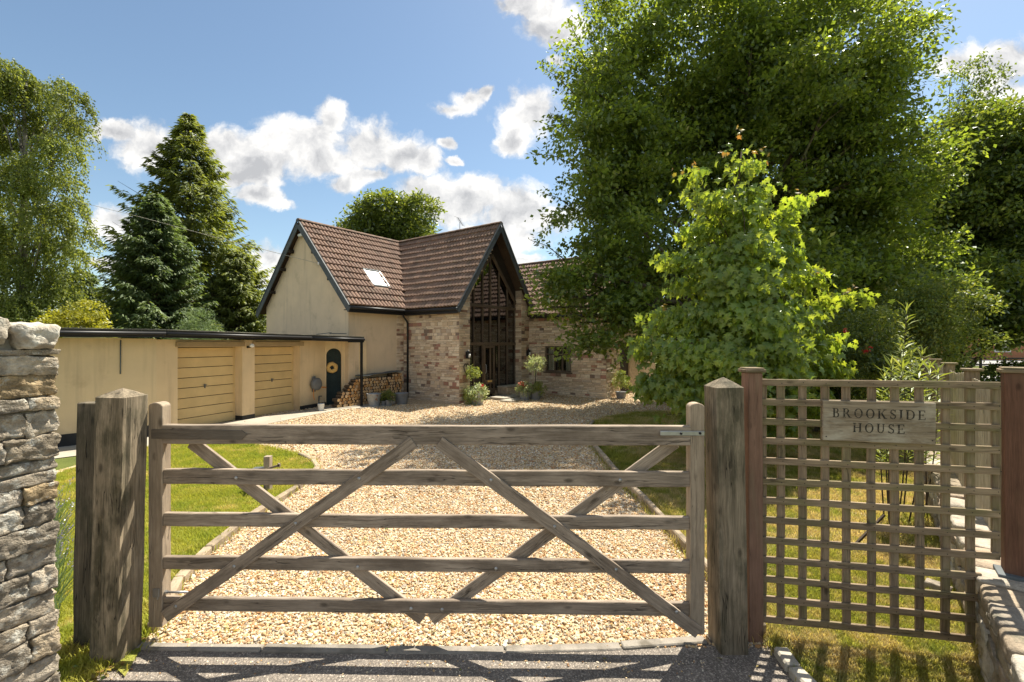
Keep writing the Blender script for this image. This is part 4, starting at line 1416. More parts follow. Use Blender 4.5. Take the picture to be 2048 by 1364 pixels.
# wall lanterns and the heart
for a in (A0 + .32, OA1 + .34):
    ln = boxw('lantern', H(a, BG + .12, 1.66), .13, .13, .20, M['black'], house, D1, .01)
    lathe('lantern_top', [(.10, 0), (.03, .07), (.012, .10)], M['black'], ln, H(a, BG + .12, 1.763), 8)
    lathe('lantern_glass', [(.045, 0), (.045, .12)], M['white'], ln, H(a, BG + .175, 1.60), 8)
    boxw('bracket', H(a, BG + .05, 1.60), .03, .10, .03, M['black'], ln, D1)
hp = []
for k in range(24):
    t = 2 * math.pi * k / 24
    hp.append((.0085 * 16 * math.sin(t) ** 3, .0125 * (13 * math.cos(t) - 5 * math.cos(2 * t) - 2 * math.cos(3 * t) - math.cos(4 * t))))
heart = [H(A0 + .34 + x, BG + .035, 1.20 + z * 1.15) for x, z in hp]
for k in range(0, 24, 1): pass
tube('wall_heart', heart + [heart[0]], .014, M['dark_timber'], house, 6)

# right wing window
wf = boxw('window', H(A1 + .08, (b0w + b1w) / 2, w0z + .03), b1w - b0w, .09, .06, M['frame_brown'], house, DB)
for (p, q) in (((b0w, w1z - .03), (b1w, w1z - .03)), ((b0w, w1z - .33), (b1w, w1z - .33))):
    board('window_rail', H(A1 + .08, p[0], p[1]), H(A1 + .08, q[0], q[1]), .055, .09, -D1, M['frame_brown'], wf, .003, 0)
for b in (b0w + .03, b0w + .42, b1w - .42, b1w - .03):
    board('window_post', H(A1 + .081, b, w0z), H(A1 + .081, b, w1z), .055, .085, -D1, M['frame_brown'], wf, .003, 0)
for (b0_, b1_) in ((b0w + .05, b0w + .40), (b0w + .44, b1w - .44), (b1w - .40, b1w - .05)):
    for (z0_, z1_) in ((w0z + .06, w1z - .36), (w1z - .31, w1z - .05)):
        v, f = prism([H(A1 + .11, b0_, z0_), H(A1 + .11, b1_, z0_), H(A1 + .11, b1_, z1_), H(A1 + .11, b0_, z1_)], D1 * .006)
        mk('pane', v, f, M['glass_clear'], wf)
for (b0_, b1_) in ((b0w + .04, b0w + .36), (b1w - .34, b1w - .04)):
    n_ = 16
    V = []
    for i in range(n_ + 1):
        b = b0_ + (b1_ - b0_) * i / n_
        dd = .20 + .025 * math.sin(i * 1.9)
        V += [H(A1 + dd, b, w0z), H(A1 + dd, b, w1z)]
    Fc = [(2 * i, 2 * i + 2, 2 * i + 3, 2 * i + 1) for i in range(n_)]
    mk('curtain', V, Fc, M['curtain'], wf)
v, f = hbox(A1 - .05, A1 + .06, b0w - .05, b1w + .05, w0z - .05, w0z - .002)
mk('window_sill', v, f, M['frame_brown'], house)
# interior surfaces, the unlit room's darkness put into their colour
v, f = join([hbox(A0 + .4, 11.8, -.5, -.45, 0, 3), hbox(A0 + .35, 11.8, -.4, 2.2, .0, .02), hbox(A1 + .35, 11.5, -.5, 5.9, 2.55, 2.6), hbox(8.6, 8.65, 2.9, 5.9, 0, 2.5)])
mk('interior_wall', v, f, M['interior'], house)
v, f = hbox(8.02, 8.98, BE - .12, BE - .06, 0, 2.1)
mk('side_door', v, f, M['dark_timber'], house)

# roofs: slabs, then tiles
def slab(pts, name='roof'):
    v, f = prism(pts, (0, 0, -.10))
    return mk(name, v, f, M['soffit'], house)


VT = (4.56, -2.8)     # valley head
roofL = slab([H(-.2, .30, zl(.30)), H(2.27, .30, zl(.30)), H(4.56, -2.8, 6.62), H(12.2, -2.8, 6.62), H(-.2, -2.8, 6.62)][:3] + [H(-.2, -2.8, 6.62)])
slab([H(-.2, -2.8, 6.62), H(12.2, -2.8, 6.62), H(12.2, -5.9, zl(-5.9)), H(-.2, -5.9, zl(-5.9))], 'rear_roof')
roofP = slab([H(2.21, BG + .15, zp(2.21)), H(4.56, BG + .15, 6.62), H(4.56, -2.8, 6.62), H(2.21, .35, zp(2.21))])
slab([H(6.91, BG + .15, zp(6.91)), H(4.56, BG + .15, 6.62), H(4.56, -2.8, 6.62), H(6.91, .2, zp(6.91))], 'side_roof')
slab([H(4.56, -2.8, 6.62), H(12.2, -2.8, 6.62), H(12.2, .3, zl(.3)), H(6.91, .3, zl(.3))], 'rear_roof')
roofR = slab([H(6.46, BG + .17, zrr(6.46)), H(6.46, BE + .15, zrr(6.46)), H(9.7, BE + .15, 6.0), H(9.7, -.4, 6.0), H(8.1, -.4, zrr(8.1))])
slab([H(12.4, BE + .15, zrr(12.4)), H(9.7, BE + .15, 6.0), H(9.7, -.4, 6.0), H(12.4, -.4, zrr(12.4))], 'rear_roof')

TM = []
TW, TLN = .33, .36
for k in range(4):
    prof = []
    for i in range(15):
        x = i / 14
        z = .056 * abs(math.sin(x * 2 * math.pi)) ** .7 - .006
        prof.append((x * TW - TW / 2, z))
    V, Fc = [], []
    for (y, dz) in ((-.5, .044), (.5, -.004)):
        for (x, z) in prof: V.append((x, y * TLN, z + dz + random.uniform(-.0012, .0012)))
    np_ = len(prof)
    for i in range(np_ - 1): Fc.append((i, i + 1, np_ + i + 1, np_ + i))
    for (x, z) in prof: V.append((x, -.5 * TLN, z * .6 - .006))      # front lip
    for i in range(np_ - 1): Fc.append((2 * np_ + i, 2 * np_ + i + 1, i + 1, i))
    me = bpy.data.meshes.new('roof_tile')
    me.from_pydata(V, [], Fc)
    me.update()
    set_mats(me, M['tile'])
    TM.append(me)


def tile_slope(roof, org, u, up, L, S, keep, rows, tag_=0):
    """tiles from the eave (org) along u, climbing along up (3D unit)"""
    nrm = Vector(u).cross(up)
    if nrm.z < 0: nrm = -nrm
    out = []
    gauge = S / rows
    nx = int(round(L / .315)); px_ = L / nx
    for r in range(rows):
        for i in range(nx):
            c = Vector(org) + Vector(u) * ((i + .5) * px_) + up * ((r + .5) * gauge + .01)
            if not keep(c): continue
            Xa = Vector(u); Ya = Vector(up)
            if Xa.cross(Ya).dot(nrm) < 0: Xa = -Xa
            M_ = mat4(c + nrm * (.010 + random.uniform(0, .009)) - up * abs(random.gauss(0, .006)), Xa * (px_ / TW) * 1.0, Ya * (gauge / TLN) * 1.06, nrm)
            out.append((roof, M_ @ Matrix.Rotation(random.gauss(0, .013), 4, 'Z'), tag_))
    return out


def ab(p): q = p - HO; return q.dot(D1), q.dot(DB)


upL = (H(0, -2.8, 6.62) - H(0, .30, zl(.30))); SL = upL.length; upL.normalize()
upP = (H(4.56, 0, 6.62) - H(2.21, 0, zp(2.21))); SP = upP.length; upP.normalize()
upR = (H(9.7, 0, 6.0) - H(6.46, 0, zrr(6.46))); SR = upR.length; upR.normalize()
sky_c = on_plane(751.5, 558.5, H(0, -2.8, 6.62), upL.cross(D1).normalized())
sa, sb = ab(sky_c)


def keepL(c):
    a, b = ab(c)
    if abs(a - sa) < .40 and abs((c - sky_c).dot(upL)) < .44: return False
    return c.z > zp(a) - .03 or a < 2.2


tiles = tile_slope(roofL, H(-.2, .33, zl(.33)), D1, upL, 4.95, SL + .03, keepL, 13, 0)
tiles += tile_slope(roofP, H(2.18, BG + .15, zp(2.18)), -DB, upP, 5.75, SP + .05, lambda c: c.z > zl(ab(c)[1]) - .03 or ab(c)[1] > .3, 13, 0)
tiles += tile_slope(roofR, H(6.43, BE + .15, zrr(6.43)), -DB, upR, 6.6, SR + .03, lambda c: ab(c)[1] > BG + .2 or c.z > zp(ab(c)[0]) + .02, 12, 1)
place_pieces('roof_tile', TM, tiles, 300, lambda it: (it[2], it[1].translation.y))
# ridge tiles
RM = []
for k in range(2):
    v, f = [], []
    for x in (-.5, .5):
        for i in range(7):
            t = math.pi * i / 6
            v.append((x * .46, math.cos(t) * (.125 + (.006 if x > 0 else 0)), math.sin(t) * (.085 + (.006 if x > 0 else 0)) - .03))
    for i in range(6): f.append((i, i + 1, 8 + i, 7 + i))
    f.append(tuple(range(6, -1, -1))); f.append(tuple(range(7, 14)))
    me = bpy.data.meshes.new('ridge_tile'); me.from_pydata(v, [], f); me.update()
    set_mats(me, M['ridge']); RM.append(me)
for (p, q, par) in ((H(-.22, -2.8, 6.67), H(4.56, -2.8, 6.67), roofL), (H(4.56, BG + .17, 6.67), H(4.56, -2.8, 6.67), roofP), (H(9.7, BE + .15, 6.05), H(9.7, -.4, 6.05), roofR)):
    n_ = int((q - p).length / .44)
    for i in range(n_):
        c = p.lerp(q, (i + .5) / n_)
        X, Y, Z = frame(q - p, (0, 0, 1))
        link(bpy.data.objects.new('ridge_tile', random.choice(RM)), par, mat4(c, X * ((q - p).length / n_ / .44), Y, Z))
# valley lead
p, q = H(2.24, .31, zl(.31) + .035), H(4.56, -2.8, 6.655)
board('valley_lead', p, q, .07, .012, Vector((0, 0, 1)) - D1 * .5 + DB * .5, M['ridge'], roofL, 0, 0)

# verges, gutters, pipes
def rake(p, q, w, t, nrm, mat, nm='bargeboard'): return board(nm, p, q, w, t, nrm, mat, house, .004, 0)


dz = Vector((0, 0, -.12))
rake(H(-.215, .36, zl(.36)) + dz, H(-.215, -2.74, 6.56) + dz, .21, .035, -D1, M['barge'])
rake(H(-.216, -5.96, zl(-5.96)) + dz, H(-.216, -2.80, 6.62) + dz, .21, .035, -D1, M['barge'])
rake(H(2.15, BG + .17, zp(2.15)) + dz, H(4.54, BG + .17, 6.60) + dz, .20, .035, DB, M['barge'])
rake(H(6.97, BG + .171, zp(6.97)) + dz, H(4.58, BG + .171, 6.60) + dz, .20, .035, DB, M['barge'])
for (p, q) in ((H(-.225, .36, zl(.36) + .03), H(-.225, -2.79, 6.66)), (H(-.226, -5.96, zl(-5.96) + .03), H(-.226, -2.81, 6.66)), (H(2.15, BG + .185, zp(2.15) + .03), H(4.55, BG + .185, 6.66)), (H(6.97, BG + .186, zp(6.97) + .03), H(4.57, BG + .186, 6.66))):
    board('verge_trim', p, q, .05, .045, Vector((0, 0, 1)), M['barge'], house, .002, 0)
for (p, q) in ((H(-.22, .39, zl(.3) - .10), H(2.10, .39, zl(.3) - .10)), (H(2.12, .42, zp(2.21) - .12), H(2.12, BG + .16, zp(2.21) - .12)), (H(6.37, BG + .3, zrr(6.46) - .10), H(6.37, BE + .15, zrr(6.46) - .10))):
    tube('gutter', [p, q], .058, M['black'], house, 10)
board('fascia', H(-.2, .315, zl(.3) - .17), H(2.2, .315, zl(.3) - .17), .17, .03, DB, M['black'], house, .002, 0)
board('fascia', H(2.19, .35, zp(2.21) - .18), H(2.19, BG + .15, zp(2.21) - .18), .17, .03, -D1, M['black'], house, .002, 0)
v, f = join([hbox(-.18, 2.3, .0, .30, 3.20, 3.225), hbox(2.2, A0, .25, BG + .14, 3.18, 3.205)])
mk('eaves_board', v, f, M['dark_timber'], house)
tube('downpipe', [H(2.12, .30, 3.20), H(2.13, .30, 3.08), H(2.29, .30, 2.92), H(2.33, .30, 2.85), H(2.33, .30, .05)], .036, M['black'], house, 8)
# purlin ends under the left verge
for b in (-4.9, -4.1, -3.5, -1.9, -.9):
    boxw('purlin_end', H(-.10, b, zl(b) - .30), .20, .10, .12, M['dark_timber'], house, D1)
fl = lathe('gable_lamp', [(.05, 0), (.06, .10), (.055, .32), (.03, .36)], M['white'], house, H(-.10, -2.62, 6.12), 10, -DB)
# TV aerial on the ridge
ae = tube('aerial', [H(4.56, .9, 6.68), H(4.56, .9, 7.02)], .012, M['lead'], house, 6)
tube('aerial_boom', [H(4.0, 1.3, 7.02), H(5.2, .5, 7.07)], .010, M['lead'], ae, 6)
for i in range(8):
    c = H(4.0, 1.3, 7.02).lerp(H(5.2, .5, 7.07), i / 7)
    d = Vector((.55, .83, 0)) * (.14 if i else .2)
    tube('aerial_rod', [c - d, c + d], .005, M['lead'], ae, 4)

# roof window
NL = upL.cross(D1).normalized()
if NL.z < 0: NL = -NL
sk = boxw('skylight', sky_c + NL * .02, .70, .92, .05, M['lead'], house, D1, .004, NL)
for (c, a_, b_) in ((upL * .455, D1, .78), (upL * -.455, D1, .78)):
    board('skylight_frame', sky_c + c + NL * .065 - a_ * b_ / 2, sky_c + c + NL * .065 + a_ * b_ / 2, .075, .05, NL, M['lead'], sk, .004, 0)
for c in (D1 * .355, D1 * -.355):
    board('skylight_frame', sky_c + c + NL * .0655 - upL * .42, sky_c + c + NL * .0655 + upL * .42, .07, .05, NL, M['white'], sk, .004, 0)
boxw('pane', sky_c + NL * .055, .64, .83, .012, M['glass_sky'], sk, D1, .001, NL)
board('apron_flashing', sky_c - upL * .56 + NL * .05 - D1 * .45, sky_c - upL * .56 + NL * .05 + D1 * .45, .15, .012, NL, M['ridge'], sk, .002, 0)

# ------------------------------------------------------------------ garage
random.seed(17)
g1 = Vector((.335, .942, 0)).normalized(); gN = Vector((g1.y, -g1.x, 0))
KC = Vector((-8.02, 10.35, 0))
gw = Vector((-.68, -.733, 0)).normalized()
B1 = Vector((-6.61, 14.31, 0)); B2 = Vector((-6.25, 15.34, 0)); B3 = Vector((-5.06, 15.97, 0))
gar = thing('garage', (-8.4, 12.5, 0), 'long flat-roofed double garage in yellow-cream render', 'garage')
ZG = 2.18


def K(t, o=0.0, z=0.0): return KC + g1 * t + gN * o + Vector((0, 0, z))


def gwall(pts, off, z0, z1, mat='render_garage', name='rendered_wall'):
    v, f = prism([Vector((p.x, p.y, z0)) for p in pts] + [Vector((p.x, p.y, z0)) + off for p in reversed(pts)], (0, 0, z1 - z0))
    return mk(name, v, f, M[mat], gar)


nL = Vector((.733, -.68, 0))
gwall([KC, KC + gw * 3.6], -nL * .22, 0, ZG + .02)
T = [0, .47, 2.18, 2.57, 4.205]
gwall([K(0), K(T[1])], -gN * .5, 0, ZG)
gwall([K(T[2]), K(T[3])], -gN * .5, 0, ZG)
gwall([K(T[4]), K(T[4] + .02), B2], -gN * .5, 0, ZG)
nB = Vector(((B3 - B2).y, -(B3 - B2).x, 0)).normalized()
gwall([K(T[1], -.02), K(T[2], -.02)], -gN * .2, 2.0, ZG, name='door_head')
gwall([K(T[3], -.02), K(T[4], -.02)], -gN * .2, 2.0, ZG, name='door_head')
for (t0, t1) in ((T[1] - .05, T[2] + .05), (T[3] - .08, T[4] + .12)):
    v, f = prism([K(t0, .0, 2.01), K(t1, .0, 2.01), K(t1, .0, 2.13), K(t0, .0, 2.13)], gN * .045)
    mk('door_lintel', v, f, M['lintel'], gar)
# plinths (stand 6 mm proud)
for (pts, n_, h_) in (([KC, KC + gw * 3.6], nL, .26), ([K(0), K(T[1])], gN, .13), ([K(T[2]), K(T[3])], gN, .13), ([K(T[4]), B2], gN, .13)):
    v, f = prism([p + n_ * .006 for p in (pts[0], pts[1])] + [p - n_ * .01 for p in (pts[1], pts[0])], (0, 0, h_))
    mk('plinth', v, f, M['plinth'], gar)
for t in (T[2], ):
    v, f = prism([K(t - .006, .006), K(t - .006, -.25), K(t + .01, -.25), K(t + .01, .006)], (0, 0, .13))
    mk('plinth', v, f, M['plinth'], gar)
for (t0, t1) in ((T[1], T[2]), (T[3], T[4])):
    d = mk('garage_door', *prism([K(t0, -.30), K(t1, -.30), K(t1, -.34), K(t0, -.34)], (0, 0, 2.0)), M['plinth'], gar)
    for i in range(8):
        z0_ = .012 + i * .248
        v, f = prism([K(t0 + .02, -.297, z0_), K(t1 - .02, -.297, z0_), K(t1 - .02, -.297, z0_ + .232), K(t0 + .02, -.297, z0_ + .232)], gN * .028)
        bmx = mk('door_panel', v, f, M['garage_door'], d)
    for tt in (t0, t1 - .045):
        v, f = prism([K(tt, -.298), K(tt + .045, -.298), K(tt + .045, -.262), K(tt, -.262)], (0, 0, 2.0))
        mk('door_jamb', v, f, M['garage_door'], d)
    tm = (t0 + t1) / 2
    boxw('handle', K(tm, -.255, 1.0), .02, .03, .10, M['lead'], d, g1, .003)
    boxw('handle', K(tm, -.245, 1.03), .09, .02, .02, M['lead'], d, g1, .003)
# arched door wall
bu = (B3 - B2).normalized(); bL = (B3 - B2).length
q0 = (on_plane(652.5, 750, B2, nB) - B2).dot(bu); q1 = (on_plane(683, 750, B2, nB) - B2).dot(bu)
qc, qr = (q0 + q1) / 2, (q1 - q0) / 2
zs = 1.92 - qr
arch = [(q0, 0), (q0, zs)] + [(qc - qr * math.cos(t), zs + qr * math.sin(t)) for t in np.linspace(.15, math.pi - .15, 13)] + [(q1, zs), (q1, 0)]


def B(s, z, o=0.0): return B2 + bu * s + nB * o + Vector((0, 0, z))


outl = [(0, 0), (0, ZG), (bL, ZG), (bL, 0)]
poly = [B(s, z) for s, z in outl] + [B(s, z) for s, z in reversed(arch)]
v, f = prism(poly, -nB * .22)
mk('rendered_wall', v, f, M['render_garage'], gar)
ad = mk('arched_door', *prism([B(s, z, -.13) for s, z in arch], -nB * .05), M['door_green'], gar)
for i in range(1, 5):
    s = q0 + (q1 - q0) * i / 5
    zt = zs + math.sqrt(max(0, qr ** 2 - (s - qc) ** 2))
    board('door_groove', B(s, .03, -.128), B(s, zt - .03, -.128), .012, .006, nB, M['plinth'], ad, 0, 0)
v, f = prism([B(.0, 0, .006), B(q0 - .005, 0, .006), B(q0 - .005, 0, -.01), B(0, 0, -.01)], (0, 0, .12)); mk('plinth', v, f, M['plinth'], gar)
v, f = prism([B(q1 + .01, 0, .006), B(bL, 0, .006), B(bL, 0, -.01), B(q1 + .01, 0, -.01)], (0, 0, .12)); mk('plinth', v, f, M['plinth'], gar)
# flat roof
R1 = Vector((-7.66, 10.15, 0)); RB = R1 + g1 * 4.3; R2 = Vector((-4.92, 15.28, 0)); R0 = R1 + gw * 3.7
outer = [(R0, 2.385), (R1, 2.39), (RB, 2.345), (R2, 2.30), (HO + DB * .02 - D1 * .01, 2.30), (H(-.01, -5.6), 2.34), (Vector((-15, 14.5, 0)), 2.38)]
v, f = prism([Vector((p.x, p.y, z)) for p, z in outer], (0, 0, -.06))
fr_ = mk('flat_roof', v, f, M['felt'], gar)
zb_ = [2.385, 2.39, 2.345, 2.30]
pp = [R0, R1, RB, R2]
for i in range(3):
    a, b = pp[i], pp[i + 1]
    d = (b - a).normalized(); n_ = Vector((d.y, -d.x, 0))
    a3, b3 = Vector((a.x, a.y, zb_[i])), Vector((b.x, b.y, zb_[i + 1]))
    k_ = max(1, int((b - a).length / 1.3))
    for j in range(k_):
        board('felt_edge', a3.lerp(b3, j / k_) + d * .004 - n_ * .07, a3.lerp(b3, (j + 1) / k_) - d * .004 - n_ * .07, .20, .022, (0, 0, 1), M['felt'], gar, .004, .002)
    lo = 2.15 if i == 2 else 2.21
    board('fascia', a3 + Vector((0, 0, -.10)) - n_ * .01, b3 + Vector((0, 0, -.10)) - n_ * .01, .14, .025, n_, M['black'], gar, .002, 0)
    tube('gutter', [a3 + Vector((0, 0, -.085)) + n_ * .035, b3 + Vector((0, 0, -.085)) + n_ * .035], .042, M['black'], gar, 8)
v, f = prism([Vector((R2.x, R2.y, 2.24)), Vector((HO.x, HO.y, 2.24)), Vector((HO.x, HO.y, 2.12)), Vector((R2.x, R2.y, 2.12))], (-.02, .01, 0))
mk('fascia', v, f, M['black'], gar)
tube('canopy_post', [Vector((-5.0, 15.25, 0)), Vector((-5.0, 15.25, 2.2))], .048, M['black'], gar, 4, False)
tube('conduit', [on_plane(241, 680, KC, nL) + nL * .02, on_plane(240.5, 748, KC, nL) + nL * .02], .012, M['lead'], gar, 6)
tube('conduit', [on_plane(125, 675, KC, nL) + nL * .02, on_plane(241, 676, KC, nL) + nL * .02], .008, M['white'], gar, 6)
sl = lathe('security_light', [(.03, 0), (.05, .03), (.055, .14), (.05, .15)], M['white'], gar, K(2.36, .10, 2.03), 10, (gN + g1 * -.5).normalized())
boxw('lamp_bracket', K(2.34, .05, 1.99), .05, .12, .05, M['black'], sl, g1)
# flashing scraps on the flat roof
for i, (px, L_) in enumerate(((648, .45), (676, .5))):
    p = PX(px, 669 - i, 15.0)
    sc_ = boxw('roof_sheet', Vector((p.x, p.y, 2.36 + .05)), L_, .3, .02, M['lead'], None, (1, .5, .15 * (1 - i)), .003)
    tag(sc_, ['crumpled grey sheet lying on the flat garage roof, left one', 'flat grey sheet lying on the garage roof against the house wall'][i], 'metal sheet', 'grey sheets on the garage roof')

# ------------------------------------------------------------------ small things round the house
random.seed(41)
hr = thing('hose_reel', H(0, 0), 'grey wall-mounted hose reel on the garage wall left of the arched door', 'hose reel')
pw = on_plane(627, 768, B1, gN)
hr.location = pw
WM[hr.name] = Matrix.Translation(pw)
lathe('reel_case', [(.16, 0), (.20, .02), (.20, .13), (.15, .16)], M['hose'], hr, pw + gN * .04, 20, gN)
boxw('wall_bracket', pw + gN * .03 - g1 * .02, .12, .05, .5, M['hose'], hr, g1)
tube('hose_end', [pw + gN * .12 + g1 * .12 + Vector((0, 0, -.1)), pw + gN * .16 + g1 * .26 + Vector((0, 0, -.12)), pw + gN * .14 + g1 * .40 + Vector((0, 0, -.14))], .022, M['orange'], hr, 8)
tube('hose_loop', [pw + gN * .12 - g1 * .12 + Vector((0, 0, -.1)), pw + gN * .12 - g1 * .13 + Vector((0, 0, -.35)), pw + gN * .10 - g1 * .07 + Vector((0, 0, -.5))], .012, M['orange'], hr, 8)
pt = on_plane(636, 800, B1, gN)
tp_ = tube('standpipe', [pt + gN * .04 + Vector((0, 0, -.35)), pt + gN * .04, pt + gN * .04 + Vector((0, 0, .12)), pt + gN * .14 + Vector((0, 0, .13))], .02, M['lead'], None, 8)
tag(tp_, 'short dark standpipe tap on the wall below the hose reel', 'tap')
bp = G(642, 822)
bk = thing('bucket', bp, 'small pale metal bucket on the path beside the arched door', 'bucket')
lathe('body', [(.075, 0), (.105, .22), (.11, .225), (.098, .21), (.07, .02)], M['white'], bk, bp, 16, close=False)
tube('bucket_handle', [bp + Vector((.10 * math.cos(t), 0, .22 + .10 * math.sin(t))) for t in np.linspace(0, math.pi, 9)], .004, M['metal'], bk, 5)
wp = on_plane(664, 735, B(0, 0, -.13), nB) + nB * .03
bm = bmesh.new()
V, Fc = [], []
for i in range(22):
    th = 2 * math.pi * i / 22
    for k in range(8):
        ph = 2 * math.pi * k / 8
        r_ = .125 + (.062 + random.uniform(-.01, .014)) * math.cos(ph)
        V.append(wp + bu * (r_ * math.cos(th)) + Vector((0, 0, r_ * math.sin(th))) + nB * ((.05 + random.uniform(-.008, .008)) * math.sin(ph)))
for i in range(22):
    for k in range(8):
        Fc.append((i * 8 + k, ((i + 1) % 22) * 8 + k, ((i + 1) % 22) * 8 + (k + 1) % 8, i * 8 + (k + 1) % 8))
tag(mk('wreath', V, Fc, M['wreath'], None, True), 'straw-coloured ring wreath hanging on the dark green arched door', 'wreath')

# overhead wire
ws = [PX(60, 380, 24), PX(281, 434, 21.5), PX(418, 471, 19.5), PX(566, 509, 17.6), on_plane(637, 527, H(-.25, 0), D1)]
wire = thing('overhead_cable', ws[-1], 'thin overhead cable sagging from the left to the cream gable', 'cable')
sm = []
for i in range(len(ws) - 1):
    for k in range(5): sm.append(ws[i].lerp(ws[i + 1], k / 5))
sm.append(ws[-1])
tube('wire', sm, .009, M['concrete'], wire, 5)
lathe('insulator', [(.03, 0), (.03, .08), (.015, .10)], M['white'], wire, ws[-1] + Vector((0, 0, -.05)), 8)

# split logs stacked against the rendered wall
LM = []
for k in range(4):
    r_ = .055
    n_ = 7
    V = []
    for y in (-.15, .15):
        for i in range(n_):
            t = 2 * math.pi * i / n_
            q = r_ * (1 + .28 * mnoise.noise(Vector((math.cos(t) * 2, math.sin(t) * 2, k * 5.3))))
            V.append((q * math.cos(t), y, q * math.sin(t)))
    Fc = [(i, (i + 1) % n_, n_ + (i + 1) % n_, n_ + i) for i in range(n_)] + [tuple(range(n_)), tuple(range(2 * n_ - 1, n_ - 1, -1))]
    me = bpy.data.meshes.new('log'); me.from_pydata(V, [], Fc)
    set_mats(me, [M['log_bark'], M['log_end']])
    me.polygons.foreach_set('material_index', [0] * n_ + [1, 1]); me.update()
    LM.append(me)
row = 0
z = .055
while z < 1.0:
    a = -.62 + row * .055 + (.0 if z < .5 else .25)
    while a < 2.02:
        topz = .86 + .10 * (a / 2.0)
        if a < .15: topz = .28 + (a + .62) * .85
        if z < topz:
            o = bpy.data.objects.new('log', random.choice(LM))
            X, Y, Z = D1, -DB, Vector((0, 0, 1))
            sc1 = random.uniform(.85, 1.1)
            link(o, None, mat4(H(a, .20 + random.uniform(-.03, .05), z), X * sc1, X.cross(Z) * -1.0 if False else Z.cross(X) * 1.0, Z * sc1) @ Matrix.Rotation(random.uniform(0, 6), 4, 'Y'))
            tag(o, 'split firewood log in the stack against the cream wall beside the canopy post', 'log', 'split logs stacked against the cream wall')
        a += .108
    z += .098; row = 1 - row
lc = board('log_cover', H(.25, .20, .985), H(2.05, .20, 1.07), .42, .015, (0, 0, 1), M['lead'], None, .002, .012)
tag(lc, 'dark sagging cover sheet laid over the top of the log stack', 'cover')


# ------------------------------------------------------------------ foliage tools
RHOMB = np.array([(0, 0, 0), (.42, -.34, .07), (1, 0, -.04), (.48, .34, .07)], np.float32)
RHOMB_F = np.array([(0, 1, 2, 3)], np.int32)
STRIP = np.array([(0, -.5, 0), (0, .5, 0), (1, .2, 0), (1, -.2, 0)], np.float32)
LOBE = [(0, 0), (.16, -.13), (.10, -.50), (.38, -.28), (.50, -.62), (.66, -.22), (1.05, 0), (.66, .22), (.50, .62), (.38, .28), (.10, .50), (.16, .13)]
LOBE_V = np.array([(.42, 0, .05)] + [(x, y, -.22 * abs(y) - .26 * x * x) for x, y in LOBE], np.float32)
LOBE_F = np.array([(0, i, i % 12 + 1) for i in range(1, 13)], np.int32)


def nrmz(a): return a / (np.linalg.norm(a, axis=1, keepdims=True) + 1e-9)


def leafgeo(P, ax, nm, L, Wd, tv=RHOMB, tf=RHOMB_F):
    P = np.asarray(P, np.float32)
    ax = nrmz(ax); sd = nrmz(np.cross(nm, ax)); nn_ = np.cross(ax, sd)
    L = np.broadcast_to(np.asarray(L, np.float32), (len(P),))[:, None, None]
    Wd = np.broadcast_to(np.asarray(Wd, np.float32), (len(P),))[:, None, None]
    V = P[:, None, :] + tv[None, :, 0:1] * L * ax[:, None, :] + tv[None, :, 1:2] * Wd * sd[:, None, :] + tv[None, :, 2:3] * L * nn_[:, None, :]
    Fc = tf[None] + (np.arange(len(P), dtype=np.int32) * len(tv))[:, None, None]
    return V.reshape(-1, 3), Fc.reshape(-1, tf.shape[1])


def unit(n):
    return nrmz(rng.normal(size=(n, 3)))


def crown_pts(lumps, ntw, per, tw_r, flat=.5, shell=(.55, 1.05), up_bias=.25, reject=None):
    """twig centres on the lumps' shells, then leaves round each twig; returns leaf points, outward directions"""
    lp = np.array([l[:3] for l in lumps], np.float32)
    lr = np.array([l[3] if len(l) == 4 else l[3] for l in lumps], np.float32)
    pr = lr ** 2 / (lr ** 2).sum()
    i = rng.choice(len(lumps), ntw, p=pr)
    d = unit(ntw); d[:, 2] += up_bias; d = nrmz(d)
    rr = rng.uniform(shell[0], shell[1], ntw) ** .7
    c = lp[i] + d * (lr[i] * rr)[:, None] * np.array([1, 1, .85], np.float32)
    if reject is not None:
        k = ~reject(c); c, d = c[k], d[k]
    P = np.repeat(c, per, 0) + rng.normal(0, 1, (len(c) * per, 3)) * np.array([tw_r, tw_r, tw_r * flat])
    D = np.repeat(d, per, 0)
    return P.astype(np.float32), D.astype(np.float32), c


def leaf_dirs(D, droop=.5, rnd_=.9, upn=.8, per=0, coh=.6):
    """per > 0: leaves of one spray lean the same way"""
    n_ = len(D)
    ax = D * .6 + unit(n_) * rnd_; ax[:, 2] -= droop
    nm = unit(n_) * .75 + D * .35
    if per and n_ % per == 0:
        nm = unit(n_) * (.75 * (1 - coh) + .12) + np.repeat(unit(n_ // per), per, 0) * coh + D * .35
    nm[:, 2] += upn
    return ax, nm


def ellip_lumps(px, py, rx, ry, Y, depth, n, rl, inner=.25, seedj=.12):
    """lumps over an ellipsoid given by its outline in the photo at depth Y"""
    c = PX(px, py, Y); ax, az = rx / F * Y, ry / F * Y
    out = []
    ga = math.pi * (3 - math.sqrt(5))
    for i in range(n):
        z = 1 - 2 * (i + .5) / n
        r_ = math.sqrt(1 - z * z); t = ga * i
        d = Vector((r_ * math.cos(t), r_ * math.sin(t), z)) + Vector([random.gauss(0, seedj) for _ in range(3)])
        q = random.uniform(.62, .95) if random.random() > inner else random.uniform(.1, .55)
        r2 = rl * random.uniform(.7, 1.35)
        out.append((c.x + d.x * (ax - r2 * .7) * q / .9, c.y + d.y * (depth - r2 * .7) * q / .9, c.z + d.z * (az - r2 * .6) * q / .9, r2))
    return out


